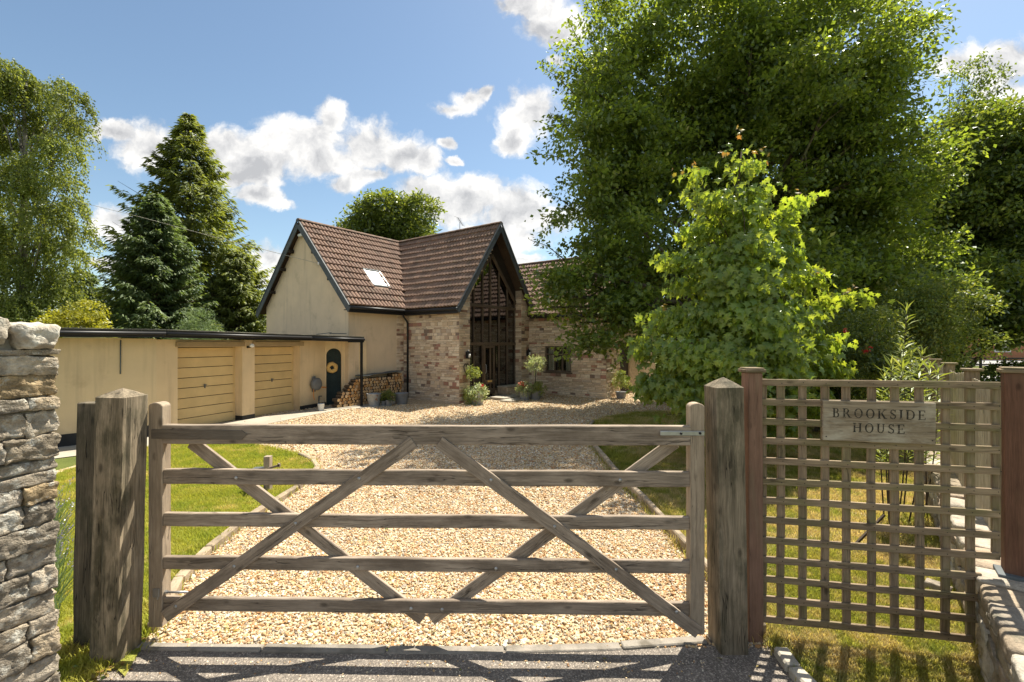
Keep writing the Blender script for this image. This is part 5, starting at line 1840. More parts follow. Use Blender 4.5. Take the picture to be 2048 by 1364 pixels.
def limbs(base, top, r0, lumps, nl, mat_parent, name='trunk', mat='bark', sides=8, split=(.25, .85)):
    """tapered trunk with bent limbs reaching into the lumps"""
    base, top = Vector(base), Vector(top)
    parts = []
    n_ = 10
    path = [base.lerp(top, i / n_) + Vector((mnoise.noise(Vector((i * .5, 3, 1))) * .15, mnoise.noise(Vector((i * .5, 9, 4))) * .15, 0)) * (1 if i else 0) for i in range(n_ + 1)]
    parts.append(tube_geo(path, [r0 * (1.25 if i == 0 else 1) * (1 - .8 * i / n_) for i in range(n_ + 1)], sides))
    sel = random.sample(lumps, min(nl, len(lumps)))
    for l in sel:
        e = Vector(l[:3]); t = random.uniform(*split)
        hz = min(max((e.z - base.z) / max(.1, top.z - base.z) - .25, .12), .85) * random.uniform(.8, 1.)
        s = path[int(hz * n_)].copy()
        mid = s.lerp(e, .5) + Vector((random.gauss(0, .2), random.gauss(0, .2), (e - s).length * .12))
        pts = [s, s.lerp(mid, .5) + Vector((0, 0, .1)), mid, mid.lerp(e, .55), e]
        rr = r0 * .38 * (1 - .6 * hz)
        parts.append(tube_geo(pts, [rr, rr * .8, rr * .55, rr * .35, rr * .14], 5, False))
        for _ in range(4):
            q = mid.lerp(e, random.uniform(.1, 1))
            d = Vector([random.gauss(0, 1) for _ in range(3)]).normalized() * l[3] * random.uniform(.7, 1.15)
            parts.append(tube_geo([q, q + d * .5 + Vector((0, 0, .06)), q + d], [rr * .22, rr * .14, rr * .05], 4, False))
    v, f = join(parts)
    return mk(name, v, f, M[mat], mat_parent, True)


def add_crown(root, P, D, L, Wd, mat, name='crown', tv=RHOMB, tf=RHOMB_F, droop=.5, rnd_=.9, upn=.8, kind='stuff', per=0):
    ax, nm = leaf_dirs(D, droop, rnd_, upn, per)
    n_ = len(P)
    V, Fc = leafgeo(P, ax, nm, L * rng.uniform(.65, 1.25, n_), Wd * rng.uniform(.7, 1.2, n_), tv, tf)
    o = fast(name, V, Fc, [M[mat]], root)
    return tag(o, kind=kind) if kind else o


def tree(name, label, cat, base, top, r0, lumps, ntw, per, tw_r, L, Wd, mat, nl=24, group=None, flat=.5, reject=None, bark='bark', **kw):
    t = thing(name, base, label, cat, group)
    P, D, c = crown_pts(lumps, ntw, per, tw_r, flat, reject=reject, **{k: kw.pop(k) for k in ('shell', 'up_bias') if k in kw})
    add_crown(t, P, D, L, Wd, mat, kind=None, per=per, **kw)
    limbs(base, top, r0, lumps, nl, t, mat=bark)
    return t


# ------------------------------------------------------------------ big sycamore over the drive
random.seed(77)
def rej_house(c):
    q0_ = c[:, 0] - HO.x; q1_ = c[:, 1] - HO.y
    a = q0_ * D1.x + q1_ * D1.y; b = q0_ * DB.x + q1_ * DB.y
    zroof = np.where(a > 6.2, 6.25 - .849 * np.abs(a - 9.7), 6.9 - 1.379 * np.abs(a - 4.56))
    return (b < 6.6) & (a > 1.8) & (a < 12.6) & (c[:, 2] < zroof + .2)


LB = []
LB += ellip_lumps(1490, 225, 368, 352, 16.7, 3.4, 120, 1.05, inner=.12)
LB += ellip_lumps(1225, 330, 128, 250, 14.6, 2.4, 30, .75)
LB += ellip_lumps(1190, 570, 112, 112, 13.9, 1.8, 18, .62)
LB += ellip_lumps(1262, 640, 85, 76, 13.4, 1.5, 12, .5)
LB += ellip_lumps(1700, 410, 185, 275, 16.9, 2.8, 42, 1.0)
LB += ellip_lumps(1540, 590, 330, 112, 15.8, 3.4, 52, .85)
LB += ellip_lumps(1118, 592, 70, 66, 13.2, 1.1, 10, .42)
LB += ellip_lumps(1190, 690, 48, 42, 13.0, .8, 6, .34)
big_tree = tree('sycamore_tree', 'huge dark green sycamore filling the upper right behind the young maple', 'tree', (8.4, 16.7, 0), (8.3, 16.6, 14.4), .44, LB, 5600, 34, .27, .165, .16, 'leaf_big', 70, reject=rej_house, flat=.42, rnd_=.8, droop=.35, shell=(.5, 1.08), up_bias=.65)
# shaded inner foliage that closes the crown
LI = ellip_lumps(1495, 230, 290, 270, 16.9, 2.4, 40, 1.2, inner=.6) + ellip_lumps(1260, 420, 110, 190, 15.6, 1.6, 16, .9, inner=.5) + ellip_lumps(1520, 560, 290, 110, 16.2, 2.4, 26, 1.0, inner=.6) + ellip_lumps(1720, 420, 120, 210, 17.0, 2., 16, 1.0, inner=.5)
P, D, c = crown_pts(LI, 2300, 30, .32, .6, reject=rej_house, shell=(.2, 1.))
add_crown(big_tree, P, D, .19, .18, 'leaf_big', 'inner_foliage')
# loose shoots along its left outline
Psh, Dsh, brs = [], [], []
for (x0, y0, x1, y1) in ((1150, 190, 1078, 132), (1170, 120, 1137, 42), (1140, 250, 1092, 235), (1150, 330, 1062, 308), (1150, 420, 1080, 385), (1130, 440, 1082, 470), (1130, 520, 1060, 480), (1120, 560, 1045, 545), (1200, 60, 1165, 5), (1120, 640, 1052, 625), (1290, 700, 1228, 735), (1220, 660, 1168, 690)):
    a, b = PX(x0, y0, 14.0), PX(x1, y1, 13.8)
    k_ = 60
    t_ = rng.uniform(0, 1, k_)
    p_ = np.array(a)[None] * (1 - t_[:, None]) + np.array(b)[None] * t_[:, None]
    p_[:, 2] += .12 * np.sin(t_ * 3)
    Psh.append(p_ + rng.normal(0, .07, (k_, 3))); Dsh.append(np.tile(np.array((b - a).normalized()), (k_, 1)))
    brs.append(tube_geo([a, a.lerp(b, .5) + Vector((0, 0, .12)), b], [.018, .012, .005], 4, False))
add_crown(big_tree, np.concatenate(Psh), np.concatenate(Dsh), .145, .13, 'leaf_big', 'shoot_leaves', kind='stuff')
v, f = join(brs); mk('shoots', v, f, M['twig'], big_tree, True)

# ------------------------------------------------------------------ young maple
random.seed(101)
MY = 8.3
LMp = []
def blob(px, py, r_px, Y=MY, dy=0.0):
    if Y == MY: r_px = max(9, r_px - 17)
    c = PX(px, py, Y + dy); return (c.x, c.y, c.z, r_px / F * Y)
for (px, py, r_, dy) in ((1478, 290, 22, 0), (1490, 330, 34, .1), (1500, 385, 42, 0), (1462, 350, 24, -.1), (1395, 350, 26, 0), (1375, 385, 30, .1), (1420, 400, 40, -.2), (1480, 440, 60, 0), (1400, 460, 42, .2),
                         (1570, 430, 24, 0), (1592, 405, 16, 0), (1550, 470, 42, .1), (1500, 500, 55, -.4), (1420, 520, 50, -.1), (1345, 520, 34, .1), (1370, 570, 42, 0), (1560, 520, 45, -.3), (1480, 570, 70, -.5), (1600, 560, 45, .1),
                         (1400, 640, 60, -.3), (1330, 640, 42, 0), (1500, 640, 70, -.7), (1590, 630, 55, -.3), (1640, 605, 32, .2), (1690, 592, 20, .3), (1718, 592, 11, .3), (1300, 700, 46, .0), (1370, 710, 58, -.5), (1460, 720, 66, -.8), (1550, 710, 66, -.7), (1630, 690, 48, -.2), (1650, 740, 40, -.1),
                         (1310, 770, 48, -.1), (1380, 780, 56, -.5), (1470, 790, 60, -.8), (1560, 780, 55, -.5), (1330, 830, 26, -.2), (1400, 850, 40, -.3), (1480, 850, 50, -.3), (1560, 850, 45, -.1), (1600, 800, 50, .1), (1350, 890, 22, -.1), (1440, 900, 30, 0), (1530, 910, 30, 0)):
    LMp.append(blob(px, py, r_ * .94, MY, dy))
mp = thing('maple_tree', (4.2, 8.35, 0), 'young bright green maple with drooping lobed leaves beyond the slam post', 'tree')
P, D, c = crown_pts(LMp, 1250, 10, .14, .5, shell=(.45, 1.08), up_bias=.1)
P = P.reshape(-1, 10, 3); P = P[P[:, :, 2].min(1) > .25].reshape(-1, 3)
D = nrmz(P - np.array([4.3, 8.4, 0])[None] * np.array([1, 1, 0]) - P * np.array([0, 0, 1]) + rng.normal(0, .3, P.shape))
ax, nm = leaf_dirs(D, .95, .40, .75, 10, .3)
n_ = len(P)
Ls = .135 * rng.uniform(.6, 1.2, n_)
V, Fc = leafgeo(P, ax, nm, Ls, Ls * 1.0, LOBE_V, LOBE_F)
order = np.argsort(np.linalg.norm(P - np.array([0, 0, 2.1]), axis=1) - (P[:, 2] > 1.2) * .6)
near = order[:300]
restm = np.ones(n_, bool); restm[near] = False
V3 = V.reshape(n_, len(LOBE_V), 3)[restm].reshape(-1, 3)
F3 = (LOBE_F[None] + (np.arange(restm.sum(), dtype=np.int32) * len(LOBE_V))[:, None, None]).reshape(-1, 3)
tag(fast('crown', V3, F3, [M['leaf_maple']], mp), kind='stuff')
lme = bpy.data.meshes.new('leaf')
lme.from_pydata([tuple(float(q) for q in v) for v in LOBE_V], [], [tuple(int(i) for i in f) for f in LOBE_F]); lme.update()
set_mats(lme, M['leaf_maple'])
axn = nrmz(ax); sdn = nrmz(np.cross(nm, axn)); nnn = np.cross(axn, sdn)
for i in near:
    s_ = float(Ls[i])
    link(bpy.data.objects.new('leaf', lme), mp, mat4(Vector(P[i].tolist()), Vector(axn[i].tolist()) * s_, Vector(sdn[i].tolist()) * s_, Vector(nnn[i].tolist()) * s_))
limbs((4.25, 8.5, 0), (4.2, 8.4, 5.6), .055, LMp, 34, mp, mat='twig', sides=6)
# bronze young shoots at the tips
tips = [PX(x, y, MY - .1) for x, y in ((1477, 262), (1452, 300), (1520, 300), (1530, 320), (1387, 330), (1355, 345), (1598, 392), (1440, 420), (1480, 530), (1560, 470), (1700, 575), (1650, 545), (1332, 620), (1530, 410))]
tv_ = np.repeat(np.array([tuple(t) for t in tips]), 5, 0) + rng.normal(0, .05, (len(tips) * 5, 3))
add_crown(mp, tv_, unit(len(tv_)), .09, .07, 'leaf_tip', 'young_shoots', LOBE_V, LOBE_F, .3)

# ------------------------------------------------------------------ trees at the right
random.seed(55)
L2 = ellip_lumps(1960, 430, 135, 215, 20, 3.6, 42, 1.2) + ellip_lumps(2040, 330, 70, 100, 20, 2.4, 12, .9) + ellip_lumps(1900, 600, 90, 105, 18.5, 2.5, 14, .9) + ellip_lumps(2010, 640, 80, 62, 18, 2.4, 12, .8)
tree('lime_tree', 'dark broad tree right of the sycamore with low sweeping branches', 'tree', (19.6, 20.5, 0), (19.6, 20.4, 10.5), .35, L2, 7600, 13, .24, .19, .17, 'leaf_dark', 30, droop=.3, flat=.4)
L3 = ellip_lumps(2090, 420, 115, 170, 25, 4, 26, 1.5) + ellip_lumps(2080, 600, 90, 110, 25, 4, 10, 1.3)
tree('ash_tree', 'lighter green tree cut by the right edge of the photo', 'tree', (29, 25.5, 0), (29, 25.4, 11), .35, L3, 2600, 13, .28, .21, .17, 'leaf_horse', 20, droop=.3)
thin = []
for (px, py, r_) in ((1965, 118, 15), (1975, 150, 18), (1930, 140, 18), (1900, 155, 13), (1950, 180, 22), (1990, 175, 16), (2005, 145, 12), (1915, 190, 16), (1940, 225, 28), (1985, 215, 22), (1960, 260, 34), (1920, 280, 34), (1990, 290, 30), (1880, 300, 30), (1900, 240, 22), (1940, 340, 45), (2000, 350, 40)):
    thin.append(blob(px, py, r_, 23))
tree('poplar_tree', 'sparse airy tree top rising above the dark tree at the upper right', 'tree', (21.2, 24, 0), (22.6, 23.2, 14), .2, thin, 600, 9, .2, .19, .13, 'leaf_dark', 17, up_bias=0.)

# ------------------------------------------------------------------ left: birch, spruces, shrubs
random.seed(60)
BY = 24.0
LBi = []
for (px, py, r_) in ((10, 140, 42), (35, 175, 50), (-30, 170, 60), (85, 185, 36), (125, 170, 26), (150, 200, 32), (100, 240, 48), (160, 250, 26), (40, 260, 60), (-40, 280, 70), (120, 300, 42), (80, 340, 52), (20, 370, 60), (-50, 400, 70), (130, 360, 30), (145, 410, 34), (95, 430, 50), (160, 460, 30), (40, 470, 60), (120, 500, 46), (-30, 500, 70), (60, 550, 60), (140, 545, 34), (110, 590, 46), (20, 610, 60), (70, 640, 50), (-60, 600, 60)):
    LBi.append(blob(px, py, r_ * .92, BY, random.uniform(-1.5, 1.5)))
bt = thing('birch_tree', (-26, 24.3, 0), 'tall weeping birch with hanging shoots at the left edge', 'tree')
lp = np.array([l[:3] for l in LBi]); lr = np.array([l[3] for l in LBi])
ns = 2900
i_ = rng.choice(len(lp), ns, p=lr ** 2 / (lr ** 2).sum())
d_ = unit(ns); d_[:, 2] = np.abs(d_[:, 2]) * .8
st = lp[i_] + d_ * (lr[i_] * rng.uniform(.4, 1., ns))[:, None]
ln = rng.uniform(.5, 2.1, ns)
per = 36
tt = rng.uniform(0, 1, (ns, per))
sway = rng.normal(0, .16, (ns, 1, 3)) + np.concatenate([d_[:, :2] * .45, np.zeros((ns, 1))], 1)[:, None, :]
P = st[:, None, :] + tt[:, :, None] * sway + np.stack([np.zeros_like(tt), np.zeros_like(tt), -tt ** 1.25 * ln[:, None]], 2)
P = (P + rng.normal(0, .055, P.shape)).reshape(-1, 3)
D = np.repeat(d_, per, 0)
add_crown(bt, P, D, .135, .115, 'leaf_birch', kind=None, droop=.9, rnd_=.7, upn=.2)
limbs((-26, 24.3, 0), (-25.6, 24.2, 16), .26, LBi, 26, bt, mat='birch_bark')


def conifer(name, label, base, H_, R_, z0, mat, whorls, perw, nq, qL, qW, seed, gap=.12, droop=.25, lumpy=.25, pw=.85):
    r2 = np.random.default_rng(seed)
    random.seed(seed)
    t = thing(name, base, label, 'tree')
    base = Vector(base)
    Ps, As, Ns, tubes_ = [], [], [], []
    for w in range(whorls):
        f = w / (whorls - 1)
        z = z0 + (H_ - z0) * f ** .92
        rad = R_ * (1 - f) ** pw + .12
        a0 = r2.uniform(0, 6.28)
        for k in range(perw):
            if r2.uniform() < gap and f > .3: continue
            a = a0 + 2 * math.pi * k / perw + r2.normal(0, .2)
            ln_ = rad * (1 + r2.normal(0, lumpy * .5)) * (1 + lumpy * math.sin(3 * a + seed + f * 7) * .5)
            dx, dy = math.cos(a), math.sin(a)
            dr = droop * (1 - f) + .02
            m_ = max(8, int(nq * ln_ / R_ + nq * .18))
            s = r2.uniform(.12, 1, m_) ** .75
            zc = z + ln_ * (-dr * s + (dr + .12) * s ** 3 * .8) + f * ln_ * .22 * s
            wsp = .30 * ln_ * (1.05 - s) + .06
            off = r2.uniform(-1, 1, m_)
            x = base.x + dx * ln_ * s - dy * off * wsp; y = base.y + dy * ln_ * s + dx * off * wsp
            Ps.append(np.stack([x, y, base.z + zc + r2.normal(0, .05, m_)], 1))
            axv = np.stack([dx * .8 - dy * off * 1.1, dy * .8 + dx * off * 1.1, -.30 - .35 * np.abs(off) + r2.normal(0, .25, m_)], 1)
            As.append(axv); Ns.append(np.stack([r2.normal(0, .45, m_), r2.normal(0, .45, m_), np.ones(m_)], 1))
            if w % 2 == 0:
                tubes_.append(tube_geo([base + Vector((0, 0, z)), base + Vector((dx * ln_ * .5, dy * ln_ * .5, z - ln_ * dr * .4 + f * ln_ * .2)), base + Vector((dx * ln_ * .95, dy * ln_ * .95, z + ln_ * .02 + f * ln_ * .45))], [.045, .025, .008], 4, False))
    P, A, N = map(np.concatenate, (Ps, As, Ns))
    n_ = len(P)
    V, Fc = leafgeo(P, A, N, qL * r2.uniform(.6, 1.3, n_), qW * r2.uniform(.7, 1.2, n_), RHOMB, RHOMB_F)
    fast('crown', V, Fc, [M[mat]], t)
    tubes_.append(tube_geo([base, base + Vector((0, 0, H_ * .5)), base + Vector((0, 0, H_))], [.30, .17, .02], 8))
    v, f = join(tubes_)
    mk('trunk', v, f, M['bark'], t, True)
    return t


p = PX(378, 686, 34); conifer('spruce_tree', 'tall pointed spruce with sunlit right side behind the garage', (p.x, p.y, 0), 18.9, 6.0, 1.2, 'needle', 46, 11, 150, .48, .18, 5, gap=.22, droop=.40, pw=.86)
p = PX(312, 686, 29); conifer('spruce_tree', 'shorter blue-green spruce in front of the left side of the tall one', (p.x, p.y, 0), 11.4, 3.3, .4, 'needle_blue', 34, 11, 120, .36, .17, 9, gap=.05, droop=.25, pw=.70)
p = PX(478, 686, 33); conifer('spruce_tree', 'lower yellow-green spruce to the right of the tall one, next to the cream gable', (p.x, p.y, 0), 8.6, 3.0, .3, 'needle', 26, 10, 100, .36, .17, 12, gap=.04, droop=.2, pw=.55)
p = PX(168, 686, 33); conifer('spruce_tree', 'small dark conifer between the birch and the blue-green spruce', (p.x, p.y, 0), 7.2, 3.2, .2, 'needle_blue', 22, 9, 90, .36, .16, 14, gap=.05, droop=.3, pw=.7)
random.seed(88)
LG = ellip_lumps(158, 652, 56, 46, 17, 1.2, 12, .42)
tree('golden_shrub', 'golden yellow shrub showing above the left end of the garage roof', 'shrub', (PX(158, 686, 17).x, 17, 0), (PX(158, 686, 17).x, 17, 2.4), .05, LG, 620, 10, .09, .11, .08, 'leaf_gold', 10)
LS = ellip_lumps(393, 668, 50, 42, 20, 1.0, 12, .42)
tree('silver_shrub', 'pale grey-green bushy shrub rising behind the garage roof', 'shrub', (PX(393, 686, 20).x, 20, 0), (PX(393, 686, 20).x, 20, 2.6), .05, LS, 700, 11, .09, .10, .035, 'leaf_silver', 10, droop=-.3)
LC = ellip_lumps(782, 470, 108, 68, 38, 4.0, 30, 1.25) + ellip_lumps(780, 560, 95, 80, 38, 4.0, 14, 1.4)
tree('chestnut_tree', 'rounded broadleaf tree showing over the ridge between the two roofs', 'tree', (PX(780, 686, 38).x, 38.4, 0), (PX(780, 686, 38).x, 38.2, 11), .4, LC, 4200, 12, .34, .34, .24, 'leaf_horse', 24, droop=.4)

# distant belt of trees and hedges closing the view
random.seed(91)
def belt(name, pts, h, n_, per, L_, mat, label, cat='woodland'):
    lum = []
    for i in range(len(pts) - 1):
        a, b = Vector(pts[i]), Vector(pts[i + 1])
        k_ = max(1, int((b - a).length / (h * .42)))
        for j in range(k_):
            c_ = a.lerp(b, (j + random.random()) / k_)
            for z in (.22, .5, .75):
                lum.append((c_.x + random.gauss(0, h * .12), c_.y + random.gauss(0, h * .12), h * z * random.uniform(.85, 1.15), h * .27 * random.uniform(.8, 1.25)))
    P, D, c = crown_pts(lum, n_, per, h * .05, .6)
    ax, nm = leaf_dirs(D)
    V, Fc = leafgeo(P, ax, nm, L_ * rng.uniform(.7, 1.3, len(P)), L_ * .8, RHOMB, RHOMB_F)
    tag(fast(name, V, Fc, [M[mat]]), label, cat, kind='stuff')


belt('far_woodland', [(-75, 48), (-48, 50), (-30, 50), (-14, 52), (0, 52)], 4.6, 5200, 8, .5, 'leaf_dark', 'far line of trees and hedge on the horizon behind the garage')
belt('far_woodland', [(2, 34), (12, 32), (24, 38), (36, 44)], 6.0, 5200, 8, .42, 'leaf_dark', 'dark belt of trees behind the sycamore')
belt('far_woodland', [(40, 76), (70, 72), (110, 66)], 9, 3200, 8, .8, 'leaf_horse', 'far trees beyond the road at the right')
belt('hedge', [(13.5, 19.5), (16.5, 18.6), (19.5, 18.2), (23, 17.6)], 1.5, 1900, 9, .13, 'leaf_dark', 'low dark hedge beyond the slatted fence at the right', 'hedge')

# shrubs under the sycamore
random.seed(92)
LR = ellip_lumps(1735, 705, 100, 92, 9.4, .8, 18, .36)
t = tree('rose_bush', 'dark rose bush with a red bloom behind the trellis', 'shrub', (6.9, 9.5, 0), (6.9, 9.4, 2.4), .03, LR, 1300, 9, .08, .075, .055, 'leaf_rose', 14)
for (px, py) in ((1731, 702), (1734, 698), (1690, 660), (1795, 720)):
    q = PX(px, py, 8.75)
    P = np.array(q)[None] + rng.normal(0, .022, (14, 3))
    add_crown(t, P, unit(14), .05, .05, 'petal_red', 'rose_bloom', kind=None)
LR = ellip_lumps(1850, 660, 110, 105, 12.5, 1.2, 20, .5)
tree('laurel_bush', 'tall sunlit bush between the rose bush and the far hedge', 'shrub', (11.2, 12.6, 0), (11.2, 12.5, 3.2), .05, LR, 1500, 10, .11, .10, .07, 'leaf_rose', 14)
LR = ellip_lumps(1640, 760, 150, 110, 10.5, .8, 22, .42)
tree('laurel_bush', 'low dark bush in shade below the sycamore, seen through the trellis', 'shrub', (7.0, 10.6, 0), (7.0, 10.5, 1.8), .05, LR, 1600, 10, .10, .10, .065, 'leaf_dark', 14)

# upright narrow-leaved plant behind the trellis
lp_ = thing('willow_herb', (5.3, 5.9, 0), 'tall pale lime plant with narrow leaves rising behind the trellis', 'plant')
Pn, An, Nn, st_ = [], [], [], []
for (px, py, Yd) in ((1815, 612, 5.6), (1800, 690, 5.4), (1822, 705, 5.5), (1845, 700, 5.7), (1785, 720, 5.3), (1860, 730, 5.5), (1835, 735, 5.2), (1875, 738, 5.4), (1770, 745, 5.4), (1808, 730, 5.1)):
    top = PX(px, py, Yd); foot = Vector((top.x + random.uniform(-.1, .1) - .05, Yd + .05, 0))
    n_ = 80
    bend = Vector((random.uniform(-.12, .12), 0, 0))
    pts_ = [foot.lerp(top, k / 6) + bend * math.sin(k / 6 * 3.14) for k in range(7)]
    st_.append(tube_geo(pts_, [.009 - .001 * k for k in range(7)], 5, False))
    for k in range(n_):
        f_ = .35 + .65 * k / n_
        q = foot.lerp(top, f_) + bend * math.sin(f_ * 3.14)
        a = k * 2.4
        Pn.append(q); An.append((math.cos(a), math.sin(a), .55 if f_ < .95 else 1.4)); Nn.append((0, 0, 1))
n_ = len(Pn)
V, Fc = leafgeo(np.array([tuple(q) for q in Pn]), np.array(An), np.array(Nn) + rng.normal(0, .3, (n_, 3)), rng.uniform(.10, .20, n_), .034)
fast('leaves', V, Fc, [M['leaf_lime']], lp_)
v, f = join(st_); mk('stems', v, f, M['twig'], lp_, True)
stake = board('garden_stake', G(1700, 1110) + Vector((0, 0, .05)), G(1700, 1110) + Vector((.42, .10, .36)), .022, .022, (0, -1, 0), M['twig'], None, .002, .001)
tag(stake, 'thin bare stick leaning over the straw lawn behind the trellis', 'stick')

# lavender and litter between the stone wall and the post
random.seed(93)
lav = thing('lavender', (-3.2, 3.9, 0), 'grey-green lavender clump with mauve spikes in the gap left of the posts', 'plant')
Pn, An, Ln = [], [], []
Pf, Af = [], []
for k in range(1500):
    yq = random.uniform(3.3, 5.3)
    q = Vector((random.uniform(-1.12, -.985) * yq, yq, random.uniform(.0, .25)))
    d = Vector((random.gauss(0, .5), random.gauss(0, .5), 1.)).normalized()
    Pn.append(tuple(q)); An.append(tuple(d)); Ln.append(random.uniform(.10, .28))
    if random.random() < .30:
        q2 = q + d * random.uniform(.3, .42)
        for j in range(5):
            Pf.append(tuple(q2 + d * .014 * j + Vector((random.gauss(0, .005), random.gauss(0, .005), 0)))); Af.append((random.gauss(0, 1), random.gauss(0, 1), .6))
        Pn.append(tuple(q)); An.append(tuple(d)); Ln.append((q2 - q).length)
n_ = len(Pn)
V, Fc = leafgeo(np.array(Pn), np.array(An), rng.normal(size=(n_, 3)), np.array(Ln), .008, STRIP, RHOMB_F)
tag(fast('leaves', V, Fc, [M['leaf_silver']], lav), kind='stuff')
n_ = len(Pf)
V, Fc = leafgeo(np.array(Pf), np.array(Af), rng.normal(size=(n_, 3)), .016, .014)
tag(fast('flower_spikes', V, Fc, [M['lavender']], lav), kind='stuff')
n_ = 420
P = np.stack([rng.uniform(-3.1, -2.45, n_), rng.uniform(2.5, 3.25, n_), rng.uniform(.012, .05, n_)], 1)
kx = ~((P[:, 0] > -2.78) & (P[:, 1] > 2.95))
P = P[kx]; n_ = len(P)
V, Fc = leafgeo(P, rng.normal(size=(n_, 3)) * np.array([1, 1, .3]), rng.normal(size=(n_, 3)) * .5 + np.array([0, 0, 1]), rng.uniform(.02, .05, n_), .03)
tag(fast('fallen_leaves', V, Fc, [M['leaf_fallen']]), 'litter of yellow and green leaves at the foot of the left posts', 'leaves', kind='stuff')
scatter('grass', np.stack([rng.uniform(-3.2, -2.6, 900), rng.uniform(2.7, 3.4, 900), np.zeros(900)], 1), np.stack([np.zeros(900), np.zeros(900), rng.uniform(0, 6, 900)], 1), np.repeat(rng.uniform(.8, 1.8, 900)[:, None], 3, 1), rng.integers(0, 2, 900), [tuft_src('tuft_source', M['blade_l'], h=.05) for _ in range(2)])

# post with arms in the left lawn
gp0 = G(536, 985)
ps = thing('garden_post', gp0, 'short wooden post with side arms standing in the left lawn', 'post')
board('shaft', gp0 + Vector((0, 0, 0)), gp0 + Vector((0, 0, PX(536, 912, gp0.y).z)), .085, .085, (0, -1, 0), M['wood'], ps, .004, .001)
pa = PX(536, 932, gp0.y)
board('arm', pa + Vector((.03, -.06, -.02)), pa + Vector((.20, -.06, .03)), .028, .028, (0, -1, 0), M['wood'], ps, .003, .001)
board('arm_tip', pa + Vector((.185, -.06, .0)), pa + Vector((.185, -.06, .055)), .03, .028, (0, -1, 0), M['wood'], ps, .003, .001)
pb = PX(520, 938, gp0.y)
board('side_arm', pb + Vector((-.09, 0, 0)), pb + Vector((.10, 0, .008)), .035, .10, (0, -1, 0), M['lead'], ps, .003, .001)


# ------------------------------------------------------------------ pots by the walls and the door
def tub(name, loc, r, h, mat, label, foliage=None, cat='pot', sq=None):
    t = thing(name, loc, label, cat)
    lathe('pot', [(r * .82, 0), (r, h * .95), (r * 1.06, h), (r * .95, h), (r * .90, h * .85), (0.01, h * .84)], M[mat], t, loc, 18, close=False)
    for fo in foliage or []:
        nm_, dx, dy, dz_, rr, n_, L_, W_, m_, dp = fo
        c_ = Vector(loc) + Vector((dx, dy, dz_))
        P, D, c = crown_pts([(c_.x, c_.y, c_.z, rr)], n_, 8, rr * .16, .8, (.3, 1.05), .2)
        add_crown(t, P, D, L_, W_, m_, nm_, droop=dp)
    return t


tub('planter', G(748, 812), .23, .42, 'tub', 'rust-patched galvanised tub in front of the log stack')
tub('planter', G(803, 808), .24, .38, 'pot_grey', 'grey tub beside the black downpipe')
tub('potted_herb', G(778, 812), .12, .20, 'pot_grey', 'small pot with a leafy green herb between the two tubs', [('foliage', 0, 0, .34, .22, 60, .07, .05, 'leaf_rose', .2)], 'potted plant')
tub('potted_herb', G(766, 812) + Vector((0, .1, 0)), .10, .16, 'pot_grey', 'low pot of green herb just right of the rusty tub', [('foliage', 0, 0, .26, .17, 40, .07, .05, 'leaf_rose', .2)], 'potted plant')
c0 = G(955, 809)
tub('flower_tub', c0, .22, .36, 'tub', 'tub of trailing pale foliage and red flowers left of the front door', [('foliage', 0, 0, .40, .36, 130, .08, .05, 'leaf_variegated', .8), ('trailing_foliage', -.16, -.1, .22, .26, 90, .08, .03, 'leaf_lime', 1.4), ('flowers', .18, -.08, .62, .10, 6, .05, .05, 'petal_red', 0)], 'potted plant')
c1 = c0 + Vector((-.18, .25, 0))
t = tub('standard_shrub', c1, .17, .34, 'pot_grey', 'small standard tree with a pale leafy head left of the front door', [('foliage', 0, 0, 1.05, .26, 60, .08, .06, 'leaf_lime', .3), ('base_foliage', -.12, 0, .3, .26, 70, .08, .04, 'leaf_rose', .9)], 'potted plant')
tube('stem', [c1 + Vector((0, 0, .3)), c1 + Vector((.02, 0, 1.0))], .014, M['twig'], t, 6)
c2 = G(1049, 800)
tub('flower_tub', c2, .19, .30, 'pot_grey', 'pot of red geraniums and pale leaves right of the door step', [('foliage', 0, 0, .38, .30, 100, .08, .06, 'leaf_variegated', .5), ('flowers', -.1, -.1, .58, .14, 10, .06, .06, 'petal_red', 0)], 'potted plant')
c3 = G(1071, 799)
t = tub('standard_shrub', c3, .20, .34, 'pot_grey', 'standard shrub with a spiky silvery head right of the front door', [('foliage', 0, 0, 1.30, .36, 90, .11, .04, 'leaf_variegated', -.2), ('base_foliage', .1, -.05, .42, .28, 80, .09, .04, 'leaf_lime', 1.1)], 'potted plant')
tube('stem', [c3 + Vector((0, 0, .3)), c3 + Vector((.0, 0, 1.2))], .018, M['twig'], t, 6)
c4 = H(A1 - .35, BE + .35) + D1 * .9
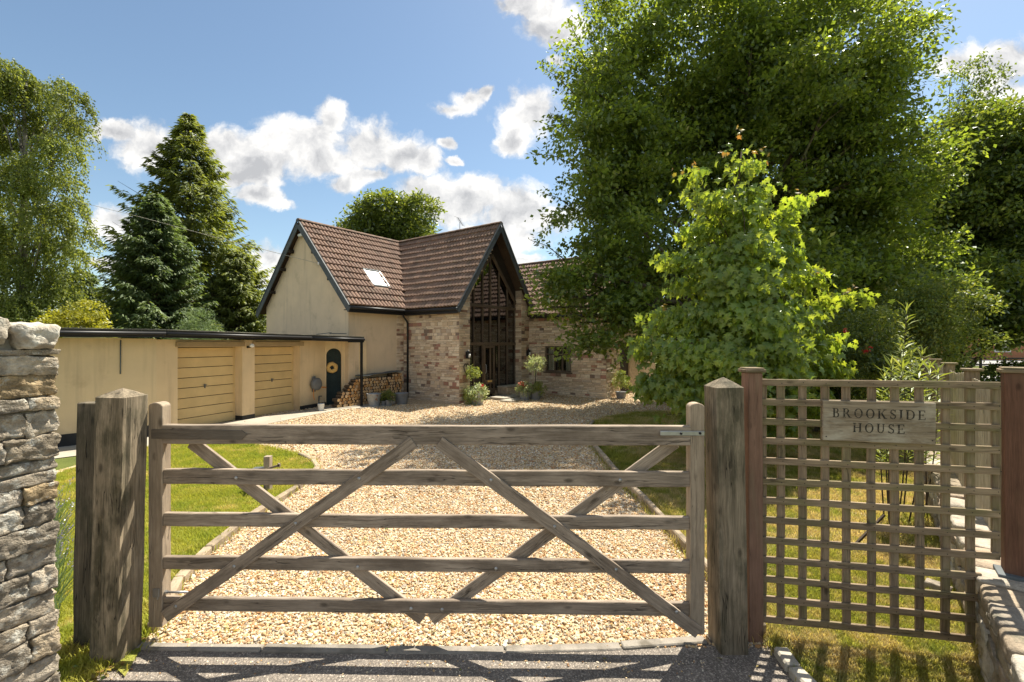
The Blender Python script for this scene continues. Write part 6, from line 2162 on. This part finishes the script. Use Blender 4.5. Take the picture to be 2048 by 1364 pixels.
tub('conical_bush', c4, .20, .25, 'pot_grey', 'golden green clipped bush in a pot by the far right corner of the house', [('foliage', 0, 0, .62, .30, 150, .06, .04, 'leaf_lime', .2), ('foliage_tip', 0, 0, .92, .17, 60, .06, .04, 'leaf_lime', .2)], 'potted plant')
c5 = H(5.35, 1.9, .0) + Vector((0, 0, 0))
tub('house_plant', c5, .16, .28, 'terracotta', 'yellow-green plant in a pot behind the glazing right of the door', [('foliage', 0, 0, 1.1, .36, 70, .12, .07, 'leaf_lime', .3)], 'potted plant')

# ------------------------------------------------------------------ far right: road railing and a house
rl = thing('railing', PX(2030, 720, 34), 'dark post-and-rail barrier along the far road at the right', 'railing')
r0_, r1_ = Vector((29, 33.5, 0)), Vector((50, 32, 0))
for i in range(14):
    q = r0_.lerp(r1_, i / 13)
    board('railing_post', q, q + Vector((0, 0, 1.15)), .12, .12, (0, -1, 0), M['black'], rl, .004, 0)
for z in (.55, 1.0):
    board('rail', r0_ + Vector((0, -.08, z)), r1_ + Vector((0, -.08, z)), .10, .05, (0, -1, 0), M['black'], rl, .004, 0)
fh = thing('brick_house', (62, 56, 0), 'distant red-roofed brick house glimpsed through the trees at the right', 'house')
hx = Vector((1, -.25, 0)).normalized(); hy = Vector((.25, 1, 0)).normalized()
O_ = Vector((57, 56, 0))
def fhp(a, b, z): return O_ + hx * a + hy * b + Vector((0, 0, z))
v, f = prism([fhp(0, 0, 0), fhp(12, 0, 0), fhp(12, 7, 0), fhp(0, 7, 0)], (0, 0, 5.0)); mk('wall', v, f, M['terracotta'], fh)
v, f = prism([fhp(-.3, -.4, 4.95), fhp(-.3, 3.5, 8.2), fhp(-.3, 7.4, 4.95)], hx * 12.6); rf = mk('roof', v, f, M['tile'], fh)
v, f = prism([fhp(2, 3.1, 7.5), fhp(2.9, 3.1, 7.5), fhp(2.9, 3.9, 7.5), fhp(2, 3.9, 7.5)], (0, 0, 1.6)); mk('chimney', v, f, M['terracotta'], rf)
for a in (1.5, 5.2, 9):
    for z in (1.0, 3.4):
        w_ = boxw('window', fhp(a + .8, -.02, z + .6), 1.6, .1, 1.2, M['white'], fh, hx)
        boxw('pane', fhp(a + .8, -.08, z + .6), 1.4, .03, 1.0, M['glass'], w_, hx)
